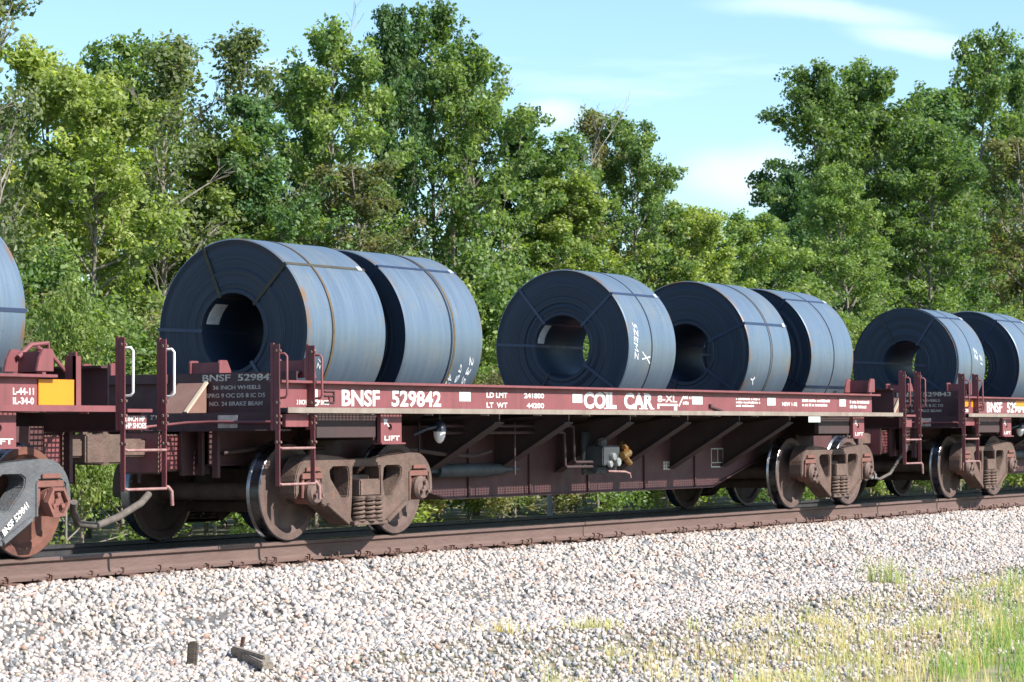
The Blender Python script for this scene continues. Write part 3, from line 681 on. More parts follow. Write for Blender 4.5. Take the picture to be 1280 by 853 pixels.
# ------------------------------------------------------------------ steel coils
def coil(x0, x1, R, zc, ri, angles, straps, label, tag=None, chalk=None, inner=True):
    root = empty('steel_coil', ((x0+x1)/2, 0, zc), label, 'steel coil', 'steel coils loaded on the train')
    L = (x1-x0)/2
    m = MB(); n = 128
    rnd = random.Random(int(x0*10))
    # outer shell, worn rim, faces, bore; faces slightly uneven ring by ring
    prof = [(-L, R-.012), (-L+.012, R), (-L+.035, R), (-L+.07, R), (L-.07, R), (L-.035, R), (L-.012, R), (L, R-.012)]
    rings = [R-.012] + sorted([R-.03-(R-ri-.1)*rnd.random() for _ in range(13)], reverse=True) + [ri+.055, ri+.045, ri+.01]
    offs = [0]+[rnd.choice((0, .002, .004, .009, .014)) for _ in rings[1:-3]]+[.012, 0, 0]
    full = prof + [(L-o, r) for r, o in list(zip(rings, offs))[1:]] + [(L-.02, ri), (-L+.02, ri)] + [(-L+o, r) for r, o in list(zip(rings, offs))[1:]][::-1]
    nf = len(rings)-1; mats = [0]*7 + [1]*(nf) + [1] + [2] + [1]*(nf+1)
    m.lathe(full, (0, 0, 0), 'x', n, mats, closed=True)
    body = m.build('wound_steel', ['coil', 'coilface', 'coilface'], root, smooth=40)
    me = body.data; at = me.attributes.new('rim', 'FLOAT', 'POINT')
    rim = [1. if (math.hypot(v.co.y, v.co.z) > R-.02 and abs(abs(v.co.x)-L) < .04) else 0. for v in me.vertices]; at.data.foreach_set('value', rim)
    # tail of the outer wrap
    m = MB(); a0 = rnd.uniform(268, 290); pts = [math.radians(a0+i*4) for i in range(12)]
    for i in range(11):
        ra, rb = R+.006*(1-i/11), R+.006*(1-(i+1)/11)
        m.add([(x, r*math.cos(t), r*math.sin(t)) for x in (-L, L) for (t, r) in ((pts[i], ra), (pts[i+1], rb))], [(0, 1, 3, 2)])
    m.build('outer_wrap_end', 'coil', root)
    # straps round the circumference
    for (f, mt, w) in straps:
        xs = -L+2*L*f; m = MB(); m.lathe([(-w, R-.001), (-w, R+.0045), (w, R+.0045), (w, R-.001)], (xs, 0, 0), 'x', n)
        m.build('steel_strap', mt, root, smooth=30)
        m = MB(); a = rnd.uniform(100, 150); t = math.radians(a)
    # straps through the eye
    for i, a in enumerate(angles):
        t = math.radians(a); c, s = math.cos(t), math.sin(t); e = .005
        pts = [(-L-e, R+e), (L+e, R+e), (L+e, ri-e), (-L-e, ri-e)]
        m = MB(); w = Vector((0, -s, c))*.017
        P = [Vector((px, r*c, r*s)) for px, r in pts]; Q = [Vector((px + (.004 if px < 0 else -.004), (r + (-.004 if r > ri else .004))*c, (r + (-.004 if r > ri else .004))*s)) for px, r in pts]
        for k in range(4):
            A, Bq, C, D = P[k], P[(k+1) % 4], Q[(k+1) % 4], Q[k]
            m.add([A-w, A+w, Bq+w, Bq-w], [(0, 1, 2, 3)])
            m.add([D-w, D+w, C+w, C-w, A-w, A+w, Bq+w, Bq-w], [(0,4,7,3), (1,2,6,5)])
        st = m.build('steel_strap', 'strapolive' if (a in (67, 52) or (a == 135 and x0 < 1)) else ('strapblue' if c < 0 or a < 60 else 'strap'), root)
        if 100 < a < 165:
            m = MB(); rr = R+.004; o = Vector((L-.10, rr*c, rr*s)); nrm = Vector((0, c, s)); tw = Vector((0, -s, c))
            vsx = [o + Vector((dx, 0, 0)) + tw*dy + nrm*dz for dx in (-.035, .035) for dy in (-.026, .026) for dz in (0, .012)]
            m.add(vsx, [(0,1,3,2), (4,6,7,5), (0,4,5,1), (2,3,7,6), (1,5,7,3), (0,2,6,4)]); m.build('strap_clip', 'clip', st)
    if tag:                                                  # paper sheet stuck inside the eye
        a0, a1, xa, xb = tag; m = MB(); r = ri-.004
        for i in range(4):
            t0 = math.radians(a0+(a1-a0)*i/4); t1 = math.radians(a0+(a1-a0)*(i+1)/4)
            m.add([(xa, r*math.cos(t0), r*math.sin(t0)), (xb, r*math.cos(t0), r*math.sin(t0)), (xb, r*math.cos(t1), r*math.sin(t1)), (xa, r*math.cos(t1), r*math.sin(t1))], [(0, 1, 2, 3)])
        m.build('paper_label', 'paper', root)
    for (s_, f, a, w, h) in (chalk or []):                    # chalk figures bent round the shell
        me = text_mesh(s_, w, h, .0).copy(); me.materials.clear(); me.materials.append(M['chalk'])
        t0 = math.radians(a)
        for v in me.vertices:
            u, vv, d = v.co.x, v.co.y, v.co.z
            u2, v2 = u+vv*.25, vv + .02*math.sin(u*20)
            t = t0 + u2/R; x = -L+2*L*f + v2 if s_ != 'X' else -L+2*L*f + v2
            v.co = (x, (R+.002+d)*math.cos(t), (R+.002+d)*math.sin(t))
        link('chalk_mark', me, root)
    return root
S1 = [(.33, 'straprust', .010)]; S2 = [(.48, 'strap', .012)]
coil(.22, 1.515, .895, 1.97, .365, (3, 67, 135, 232, 290), [(.32, 'straprust', .016), (.30, 'strap', .004)], 'biggest-looking steel coil, leftmost on the COIL CAR wagon, label inside its eye', tag=(14, 50, -.60, -.40), chalk=[('XZ1', .03, 190, .22, .09), ('7Z', .16, 197, .10, .06)])
coil(1.88, 3.31, .89, 1.965, .36, (3, 67, 128, 232, 290), [(.58, 'strap', .014), (.62, 'straprust', .014)], 'second coil from the left on the COIL CAR wagon, chalked low on its rim', chalk=[('235', .84, 192, .30, .07), ('q9', .72, 197, .20, .07), ('42', .62, 204, .16, .08)])
coil(6.45, 7.585, .90, 1.985, .357, (3, 50, 138, 215, 300), [(.47, 'strap', .011)], 'steel coil with daylight showing through its eye and a chalk X on its shell', tag=(8, 48, -.53, -.38), chalk=[('5ZEMZ', .10, 163, .42, .09), ('X', .26, 184, .10, .2)])
coil(9.53, 10.72, .91, 1.985, .36, (20, 157, 215, 290), [(.5, 'strap', .005), (.54, 'straprust', .008)], 'fourth coil on the COIL CAR wagon, partly behind the coil with the chalk X', chalk=[('Y', .1, 198, .12, .12)])
coil(11.38, 12.70, .90, 1.985, .36, (3, 125, 207, 290), [(.52, 'strap', .012)], 'last coil at the right end of the COIL CAR wagon')
coil(16.60, 17.72, .84, 1.985, .34, (3, 62, 125, 215, 300), [(.5, 'strap', .006), (.02, 'strap', .02)], 'first coil on the right-hand wagon, with stepped rings round its eye', chalk=[('ZZ', .62, 163, .18, .10), ('Z1', .80, 170, .14, .08)])
coil(19.08, 20.3, .885, 1.985, .36, (3, 62, 125, 215, 300), [(.5, 'strap', .006)], 'coil cut off by the right edge of the photo')
coil(-5.10, -3.66, .90, 1.97, .36, (3, 62, 178, 290), [(.4, 'straprust', .006)], 'coil cut off by the left edge of the photo')

# ---- hose between the left and the middle car
m = MB(); m.tube([(-3.03, -.85, .44), (-2.98, -.80, .36), (-2.83, -.72, .255), (-2.575, -.70, .223), (-2.263, -.68, .29), (-1.888, -.62, .40), (-1.7, -.55, .47)], .032, 10)
hz = m.build('air_hose', 'hose', None, smooth=60)
hz['label'] = 'thick grey air hose sagging between the left wagon and the COIL CAR wagon'; hz['category'] = 'hose'

# ------------------------------------------------------------------ track
track = empty('railway_track', (0, 0, 0), 'rusty railway track with wooden ties under the train', 'railway track')
RX0, RX1 = -30, 190
def rail_mesh():
    half = [(.0, 0), (.030, 0), (.0355, -.006), (.0355, -.034), (.028, -.042), (.0105, -.048), (.009, -.075), (.009, -.135), (.014, -.158), (.035, -.166), (.076, -.176), (.076, -.186)]
    pr = half[1:] + [(-y, z) for y, z in half[1:]][::-1]
    m = MB(); m.plate([pr], 0, 11.85, axis='x')
    return m
def rail_obj():
    o = rail_mesh().build('rail', ['rail', 'railtop'])
    for p in o.data.polygons:
        if p.normal.z > .5 and p.center.z > -.012: p.material_index = 1
    return o
x = -30.; n = 0
while x < RX1:
    for y in (-.7525, .7525):
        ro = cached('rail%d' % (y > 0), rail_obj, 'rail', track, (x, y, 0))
        if y > 0 and ro.data.materials[0] != M['railshade']: ro.data.materials[0] = M['railshade']
    x += 11.865
def joint():
    m = MB(); m.box(-.45, .45, -.030, -.011, -.155, -.052); m.box(-.45, .45, .011, .030, -.155, -.052)
    for i in range(6): m.cyl((-.38+i*.152, -.052, -.10), (-.38+i*.152, -.03, -.10), .016, 6)
    return m.build('joint_bar', 'rail', bevel=.003)
cached('joint', joint, 'joint_bar', track, (41.19+.0, -.7525, 0))
def tie():
    m = MB(); m.box(-.115, .115, -1.30, 1.30, -.38, -.205)
    return m.build('wooden_tie', 'tie', bevel=.012)
def tplate():
    m = MB(); m.box(-.095, .095, -.19, .16, -.206, -.190); m.box(-.095, .095, -.105, -.080, -.190, -.178); m.box(-.095, .095, .080, .105, -.190, -.178)
    return m.build('tie_plate', 'spike', bevel=.004)
rnd = random.Random(5)
spk = MB(); x = -12.; k = 0
while x < 110:
    cached('tie', tie, 'wooden_tie', track, (x, rnd.uniform(-.03, .03), rnd.uniform(-.004, .002)), (0, 0, rnd.uniform(-.02, .02)))
    if x < 50:
        cached('tplate', tplate, 'tie_plate', track, (x, -.7525, 0)); 
        for (dx, dy) in ((-.055, -.085), (.06, -.085), (.0, -.155)):
            if rnd.random() < .7:
                h = rnd.uniform(-.165, -.135); sx, sy = x+dx+rnd.uniform(-.01, .01), -.7525+dy
                spk.bar((sx, sy, -.21), (sx+rnd.uniform(-.004, .004), sy-rnd.uniform(0, .006), h), .013, .013, (1, 0, 0)); spk.box(sx-.011, sx+.011, sy-.010, sy+.022, h, h+.010)
        # rail anchors gripping the foot of the rail either side of the tie
        for dx in (-.145, .145):
            if rnd.random() < .45: spk.box(x+dx-.009, x+dx+.009, -.7525-.095, -.7525+.09, -.205, -.186); spk.box(x+dx-.009, x+dx+.009, -.7525-.095, -.7525-.080, -.205, -.170)
    x += .508 + rnd.uniform(-.012, .012)
sp_o = spk.build('rail_spike', 'spike', track); sp_o['kind'] = 'stuff'

# ------------------------------------------------------------------ ground
def gz(x, y):                                                # height of the ground: ballast bed, shoulder, verge
    x = np.asarray(x, float); y = np.asarray(y, float)
    foot = -3.55 + .25*np.sin(x*.45) + .12*np.sin(x*1.3+1)
    t = np.clip((-1.28 - y)/(-1.28 - foot), 0, 1); z = -.222 + .018*np.sin(x*2.3)*np.sin(x*.9+y*3) - .40*(t - .09*np.sin(2*PI*t)) - .03*np.clip((y+1.15)/.2, 0, 1)
    z = np.where(y < foot, -.615 - .02*np.clip(foot-y, 0, 3) + .025*np.sin(x*1.1+y*.7)*np.clip(foot-y, 0, 1), z)
    t2 = np.clip((y-1.5)/2.2, 0, 1); z = np.where(y > 1.5, -.215 - .45*t2, z)
    return z
ys = np.concatenate([[-600, -200, -60, -30, -18], np.arange(-14, 6, .25), [8, 12, 18, 30, 60, 200, 700]])
xs = np.concatenate([[-700, -200, -60, -30], np.arange(-20, 60, .5), [70, 90, 130, 200, 400, 900]])
GX, GY = np.meshgrid(xs, ys); GZ = gz(GX, GY)
V = np.stack([GX.ravel(), GY.ravel(), GZ.ravel()], 1); w = len(xs)
I, J = np.meshgrid(np.arange(len(ys)-1), np.arange(w-1), indexing='ij'); a = (I*w+J).ravel()
F = np.stack([a, a+1, a+w+1, a+w], 1)
g = link('ground', np_mesh('ground', V, F, ['ground'])); g['kind'] = 'structure'
m_ = bpy.data.materials.new('ballast_bed'); m_.use_nodes = True
M['bed'] = mat('ballast_bed_stone', (.13, .12, .11), .9, var=(.06, .06, .06), scale=14, bump=1., bscale=18)
bx = np.arange(-20, 191, 1.0); by = np.concatenate([np.arange(-3.5, -1.2, .25), [-1.1, -.5, 0, .5, 1.1, 1.5, 2.2, 3.0, 3.6]])
BX, BY = np.meshgrid(bx, by); BZ = gz(BX, BY) + .012
BZ[(BY > -1.2) & (BY < 1.3)] = -.235
V = np.stack([BX.ravel(), BY.ravel(), BZ.ravel()], 1); w = len(bx)
I, J = np.meshgrid(np.arange(len(by)-1), np.arange(w-1), indexing='ij'); a = (I*w+J).ravel()
b_o = link('ballast_bed', np_mesh('ballast_bed', V, np.stack([a, a+1, a+w+1, a+w], 1), ['bed'])); b_o['kind'] = 'structure'

# ------------------------------------------------------------------ loose ballast stones
rs = np.random.RandomState(11)
t_ = (1+5**.5)/2
ICO = np.array([(-1,t_,0),(1,t_,0),(-1,-t_,0),(1,-t_,0),(0,-1,t_),(0,1,t_),(0,-1,-t_),(0,1,-t_),(t_,0,-1),(t_,0,1),(-t_,0,-1),(-t_,0,1)])/math.hypot(1, t_)
ICF = np.array([(0,11,5),(0,5,1),(0,1,7),(0,7,10),(0,10,11),(1,5,9),(5,11,4),(11,10,2),(10,7,6),(7,1,8),(3,9,4),(3,4,2),(3,2,6),(3,6,8),(3,8,9),(4,9,5),(2,4,11),(6,2,10),(8,6,7),(9,8,1)])
def rotmats(n):
    q = rs.normal(size=(n, 4)); q /= np.linalg.norm(q, axis=1)[:, None]; w, x, y, z = q.T
    return np.stack([1-2*(y*y+z*z), 2*(x*y-z*w), 2*(x*z+y*w), 2*(x*y+z*w), 1-2*(x*x+z*z), 2*(y*z-x*w), 2*(x*z-y*w), 2*(y*z+x*w), 1-2*(x*x+y*y)], 1).reshape(n, 3, 3)
def stones(name, x, y, size, lift=.4):
    n = len(x); Rm = rotmats(n)
    sc = size[:, None]*rs.uniform(.45, 1.25, (n, 3)); P = ICO[None]*(1+rs.uniform(-.32, .30, (n, 12, 1)))*sc[:, None, :]
    P = np.einsum('nij,nkj->nki', Rm, P); z = gz(x, y) + .01 + size*lift*rs.uniform(-.2, 1.2, n)
    P += np.stack([x, y, z], 1)[:, None, :]
    F = (ICF[None] + 12*np.arange(n)[:, None, None]).reshape(-1, 3)
    pal = np.array([(.62, .55, .50), (.58, .48, .43), (.66, .62, .58), (.55, .50, .46), (.50, .50, .51), (.24, .28, .32), (.30, .33, .34), (.44, .26, .18), (.60, .50, .38), (.17, .19, .22), (.63, .57, .55), (.40, .36, .33)])
    pw = np.array([13, 14, 9, 11, 12, 8, 7, 3, 5, 5, 7, 8.]); pw /= pw.sum()
    c = (pal[rs.choice(len(pal), n, p=pw)]*.78 + np.array([.53, .495, .47])*.22)*rs.uniform(.55, .95, (n, 1))*np.array([1.0, .96, .93]); k = np.clip((y+1.35)/.4, 0, .75)[:, None]; c = c*(1-k) + c*np.array([.55, .40, .33])*k   # iron stain next to the rail
    return link(name, np_mesh(name, P.reshape(-1, 3), F, ['stone'], np.repeat(c, 12, 0)))
n1 = 68000; x1 = -9 + 27*rs.random_sample(n1)**1.0; y1 = -.90 - 3.4*rs.random_sample(n1)
n2 = 20000; x2 = 18 + 32*rs.random_sample(n2)**1.3; y2 = -.90 - 3.1*rs.random_sample(n2)
n3 = 30000; x3 = -9 + 24*rs.random_sample(n3)**1.25; y3 = -3.9 - 4.3*rs.random_sample(n3)**1.35
n4 = 6000; x4 = -6 + 30*rs.random_sample(n4); y4 = -.66 + 1.3*rs.random_sample(n4)
X = np.concatenate([x1, x2, x3, x4]); Y = np.concatenate([y1, y2, y3, y4])
S = np.concatenate([rs.uniform(.011, .033, n1), rs.uniform(.020, .044, n2), rs.uniform(.010, .028, n3), rs.uniform(.02, .035, n4)])
so = stones('ballast_stones', X, Y, S); so['kind'] = 'stuff'
so['label'] = 'pale pinkish and blue-grey crushed stone ballast beside the track'

# ------------------------------------------------------------------ grass on the verge
def grass(name, cx, cy, hgt, cols, per, spread, wid=.0035, lean=.35, label=''):
    n = len(cx)*per; bx = np.repeat(cx, per) + rs.normal(0, spread, n); by = np.repeat(cy, per) + rs.normal(0, spread, n)
    h = np.repeat(hgt, per)*rs.uniform(.45, 1.1, n); ang = rs.uniform(0, 2*PI, n); ln = lean*h*rs.uniform(.1, 1.2, n)
    az = rs.uniform(-.9, .9, n) + .0
    ax, ay = np.cos(ang), np.sin(ang); wx, wy = np.cos(az)*wid, -np.sin(az)*wid
    z0 = gz(bx, by); P = np.zeros((n, 7, 3))
    for k, t in enumerate((0, .4, .75)):
        w = (1, .85, .55)[k]; ox, oy, oz = ax*ln*t*t, ay*ln*t*t, h*t
        P[:, 2*k] = np.stack([bx+ox-wx*w, by+oy-wy*w, z0+oz], 1); P[:, 2*k+1] = np.stack([bx+ox+wx*w, by+oy+wy*w, z0+oz], 1)
    P[:, 6] = np.stack([bx+ax*ln, by+ay*ln, z0+h*.97], 1)
    f = np.array([(0,1,3),(0,3,2),(2,3,5),(2,5,4),(4,5,6)]); F = (f[None]+7*np.arange(n)[:, None, None]).reshape(-1, 3)
    cols = np.array(cols); c = cols[rs.choice(len(cols), len(cx))]; c = np.repeat(c, per, 0)*rs.uniform(.75, 1.2, (n, 1))
    o = link(name, np_mesh(name, P.reshape(-1, 3), F, ['grass'], np.repeat(c, 7, 0))); o['kind'] = 'stuff'; o['label'] = label
    return o
STRAW = [(.50, .42, .20), (.42, .40, .16), (.56, .48, .27), (.33, .36, .12)]; GREEN = [(.14, .26, .05), (.18, .30, .06), (.24, .33, .08)]
def field(n, x0, x1, y0, y1, f):
    x = x0+(x1-x0)*rs.random_sample(n); y = y0+(y1-y0)*rs.random_sample(n); k = f(x, y) > rs.random_sample(n); return x[k], y[k]
def pat(x, y, s=1.): return np.clip(.5+.5*np.sin(x*1.7*s+1.3*np.sin(y*1.9*s))*np.cos(y*2.3*s+x*.8*s), 0, 1)
edge = lambda x: np.interp(x, [-7, -5, 0, 5, 12, 30], [-6.3, -5.6, -4.9, -4.35, -3.75, -3.6])
gx, gy = field(11000, -7, 30, -11, -3.6, lambda x, y: np.clip((edge(x)-y)/2.8, 0, 1)*(.05+.75*pat(x, y)))
grass('straw_grass', gx, gy, rs.uniform(.06, .20, len(gx)), STRAW, 18, .075, label='yellowing sparse grass growing through the stones on the verge')
gx, gy = field(1600, -5, 14, -12, -5.5, lambda x, y: np.clip((-8.0+.35*(x+3)-y)/.8, 0, 1)*(.25+.7*pat(x, y, .7)))
grass('green_grass', gx, gy, rs.uniform(.12, .32, len(gx)), GREEN+STRAW[:2], 26, .07, label='green grass clump in the lower right corner of the verge')
gx, gy = field(900, -5, 20, -9.5, -3.9, lambda x, y: .75*np.clip((edge(x)-.3-y)/.8, 0, 1))
grass('dry_stalks', gx, gy, rs.uniform(.22, .42, len(gx)), [(.24, .17, .12), (.30, .22, .16)], 2, .03, wid=.0022, lean=.12, label='thin dry brown stalks standing on the verge')
def tuft(x, y, h, cols, n, label, spread=.06, wid=.004):
    o = grass('grass_tuft', np.array([x]), np.array([y]), np.array([h]), cols, n, spread, wid, label=label)
    del o['kind']; o['category'] = 'grass tuft'; return o
tuft(5.9, -4.25, .34, GREEN[1:]+[(.30, .34, .13)], 170, 'tall green grass tuft alone on the stones at the right', .12)
tuft(-1.2, -4.75, .13, STRAW+GREEN, 120, 'low dark grass tuft in the middle of the stony verge', .12)
tuft(-1.95, -4.35, .16, STRAW, 90, 'small yellow grass tuft near the foot of the ballast, centre', .09)
# two broad leaves close to the camera
for (x, y, h, lbl) in ((-5.35, -8.1, .23, 'single broad bright green blade, left one of the pair at the bottom edge'), (-5.4, -8.75, .19, 'single broad green blade, right one of the pair at the bottom edge')):
    z = float(gz(x, y)); m = MB(); 
    for i in range(6):
        t0, t1 = i/6, (i+1)/6; w0, w1 = .02*math.sin(PI*(.25+.75*t0)), .02*math.sin(PI*(.25+.75*t1))+.0005
        m.add([(x-w0-.03*t0*t0, y, z+h*t0), (x+w0-.03*t0*t0, y+.006, z+h*t0), (x+w1-.03*t1*t1, y+.006, z+h*t1), (x-w1-.03*t1*t1, y, z+h*t1)], [(0, 1, 2, 3)])
    M.setdefault('blade', mat('broad_blade_leaf', (.22, .42, .08), .5, trans=.3))
    b = m.build('broad_leaf', 'blade'); b['label'] = lbl; b['category'] = 'plant'
# old tie fragment, stake and stump in the stones
m = MB(); m.bar((-4.62, -3.75, -.56), (-5.25, -4.50, -.59), .085, .06); m.bar((-4.7, -3.80, -.545), (-5.15, -4.42, -.555), .05, .05)
b = m.build('wood_fragment', 'wood', None, bevel=.008); b['label'] = 'splintered grey piece of old tie lying on the stones at the bottom'; b['category'] = 'wood'
m = MB(); m.bar((-4.62, -3.78, -.62), (-4.60, -3.80, -.46), .03, .02, (1, 0, 0)); b = m.build('iron_stake', 'spike', None, bevel=.004); b['label'] = 'short rusty stake beside the grey wood fragment'; b['category'] = 'stake'
m = MB(); m.bar((-5.35, -3.92, -.66), (-5.30, -3.90, -.44), .07, .05, (1, .3, 0)); b = m.build('wood_stub', 'tie', None, bevel=.012); b['label'] = 'dark weathered stub sticking out of the stones near the bottom left'; b['category'] = 'stub'

# ------------------------------------------------------------------ trees
def tree_mesh(seed, h, r, base, nl, n_leaf, leaf, clump=.34, pal=0, profile='round', bare=0., lean=(0, 0), trunk_r=.09, sub=5, up=.75, fork=False):
    q = np.random.RandomState(seed); rd = random.Random(seed); wood = MB(); clumps = []
    def prof(t):
        if profile == 'round': return max(.25, math.sin(PI*min(1, .12+.86*t))**.6)
        if profile == 'tall': return max(.22, (1-t)**.55*1.1 if t > .45 else .75+.5*t)
        return .9
    top = h*.93; N = 9; tp = []
    for i in range(N):
        t = i/(N-1); tp.append(Vector((lean[0]*t+.10*h*.2*math.sin(t*5+seed)*t, lean[1]*t+.02*h*math.cos(t*4+seed)*t, top*t)))
    wood.tube(tp, [trunk_r*(1-.85*i/(N-1)) for i in range(N)], 7)
    def at(t):
        k = min(N-2, int(t*(N-1))); return tp[k].lerp(tp[k+1], t*(N-1)-k)
    for i in range(nl):
        t = base + (1-base)*((i+.5)/nl)**.85*.97; a = i*2.399+rd.uniform(-.5, .5); p0 = at(min(t, .985))
        L = r*prof((t-base)/(1-base))*rd.uniform(.7, 1.25); el = up*(1-.3*(1-t))+rd.uniform(-.25, .3)
        d = Vector((math.cos(a)*math.cos(el), math.sin(a)*math.cos(el), math.sin(el))); pts = [p0]
        for k in range(4):
            d = (d + Vector((rd.uniform(-.22, .22), rd.uniform(-.22, .22), rd.uniform(-.05, .22)))).normalized(); pts.append(pts[-1]+d*L/4)
        r0_ = trunk_r*(.5-.32*t)
        wood.tube(pts, [max(.006, r0_*(1-.8*k/4)) for k in range(5)], 5, caps=False)
        isbare = rd.random() < bare
        for k in range(2, 5):
            if not isbare: clumps.append((pts[k], clump*rd.uniform(.7, 1.15)))
        for j in range(sub):
            s0 = rd.uniform(.25, .95); kk = min(3, int(s0*4)); pb = pts[kk].lerp(pts[kk+1], s0*4-kk)
            dd = (d + Vector((rd.uniform(-1, 1), rd.uniform(-1, 1), rd.uniform(-.5, .8)))).normalized(); l2 = L*rd.uniform(.25, .5)
            pe = pb + dd*l2; pm = pb.lerp(pe, .5) + Vector((0, 0, .06*l2))
            wood.tube([pb, pm, pe], [max(.004, r0_*.35), max(.003, r0_*.25), .003], 4, caps=False)
            if not isbare:
                clumps.append((pe, clump*rd.uniform(.6, 1.1))); clumps.append((pm, clump*rd.uniform(.4, .8)))
            else:
                for _ in range(3):
                    d3 = (dd + Vector((rd.uniform(-.9, .9), rd.uniform(-.9, .9), rd.uniform(-.3, .8)))).normalized(); wood.tube([pm, pm+d3*l2*.6], [.005, .002], 3, caps=False)
    k = len(clumps); wgt = np.array([c[1]**2 for c in clumps]); wgt *= q.uniform(.35, 1.4, k); wgt /= wgt.sum()
    idx = q.choice(k, n_leaf, p=wgt); C = np.array([c[0][:] for c in clumps])[idx]; Rr = np.array([c[1] for c in clumps])[idx]
    d = q.normal(size=(n_leaf, 3)); d /= np.linalg.norm(d, axis=1)[:, None]; rad = q.uniform(0, 1, n_leaf)**.45
    P = C + d*(Rr*rad)[:, None]*np.array([1, 1, .72])
    nr = d*.55 + q.normal(0, .6, (n_leaf, 3)) + np.array([0, 0, .4]); nr /= np.linalg.norm(nr, axis=1)[:, None]
    tx = np.cross(nr, q.normal(size=(n_leaf, 3))); tx /= np.linalg.norm(tx, axis=1)[:, None]; ty = np.cross(nr, tx)
    s = leaf*q.uniform(.45, 1.35, n_leaf)[:, None]; fold = nr*s*.12
    V = np.stack([P-tx*s*.5, P-ty*s*.33-fold, P+tx*s*.5-nr*s*.1, P+ty*s*.33-fold], 1).reshape(-1, 3)
    F = (np.array([(0, 1, 2), (0, 2, 3)])[None]+4*np.arange(n_leaf)[:, None, None]).reshape(-1, 3)
    pals = [[(.165, .24, .075), (.115, .185, .055), (.21, .28, .10), (.075, .14, .045)],        # mid green
            [(.20, .27, .07), (.25, .31, .09), (.15, .22, .06), (.29, .33, .12)],           # yellow green
            [(.105, .185, .072), (.07, .135, .052), (.14, .22, .088), (.08, .155, .068)],          # deep green
            [(.15, .19, .08), (.19, .175, .09), (.12, .165, .065), (.20, .17, .10)],              # olive and brown
            [(.17, .21, .10), (.13, .17, .07), (.24, .26, .15), (.09, .14, .05)]]              # pale, thinning
    pl = np.array(pals[pal]); cc = pl[q.choice(4, k)]; c = cc[idx]*.6 + pl[q.choice(4, n_leaf)]*.4; c = c*q.uniform(.75, 1.3, (n_leaf, 1))
    crown = np_mesh('crown', V, F, ['leaf'], np.repeat(c, 4, 0))
    o = wood.build('trunk', 'bark', None, smooth=60); tr = o.data; bpy.data.objects.remove(o)
    return tr, crown
TV = dict(
 maple=tree_mesh(1, 9, 1.85, .12, 40, 29000, .100, .27, 1, 'round', sub=6),
 green=tree_mesh(2, 9, 1.9, .10, 40, 29000, .095, .26, 0, 'round', sub=6, up=.85),
 deep=tree_mesh(3, 9, 1.9, .10, 38, 27000, .092, .25, 2, 'tall', sub=6, up=.9),
 sparse=tree_mesh(4, 9, 1.6, .22, 30, 6500, .095, .34, 4, 'tall', bare=.25, up=.95),
 olive=tree_mesh(5, 9, 1.7, .10, 36, 21000, .088, .27, 3, 'round', bare=.15, sub=6),
 big=tree_mesh(6, 9, 2.3, .14, 46, 36000, .082, .26, 0, 'tall', sub=6, up=.85),
 poplar=tree_mesh(7, 9, 1.3, .12, 30, 20000, .10, .33, 2, 'tall', up=1.0),
 bush=tree_mesh(8, 3, 1.15, .02, 18, 15000, .072, .34, 0, 'flat', trunk_r=.03, up=.6),
 bushy=tree_mesh(9, 3, 1.1, .02, 18, 14000, .075, .33, 1, 'flat', trunk_r=.03, up=.7),
 brush=tree_mesh(10, 3, 1.0, .02, 20, 8500, .070, .32, 3, 'flat', trunk_r=.025, up=.9, bare=.25),
)
RT = random.Random(77)
def tree(kind, x, y, h, w, name, label, cat, group, rz=None):
    tr, cr = TV[kind]; H = 9 if kind not in ('bush', 'bushy', 'brush') else 3
    t = empty(name, (x, y, -.67), label, cat, group)
    t.rotation_euler.z = RT.uniform(0, 6.28) if rz is None else rz
    t.scale = (w, w, h/H*1.07)
    link('trunk', tr, t); link('crown', cr, t)
    return t
G1 = 'trees in the front row behind the train'
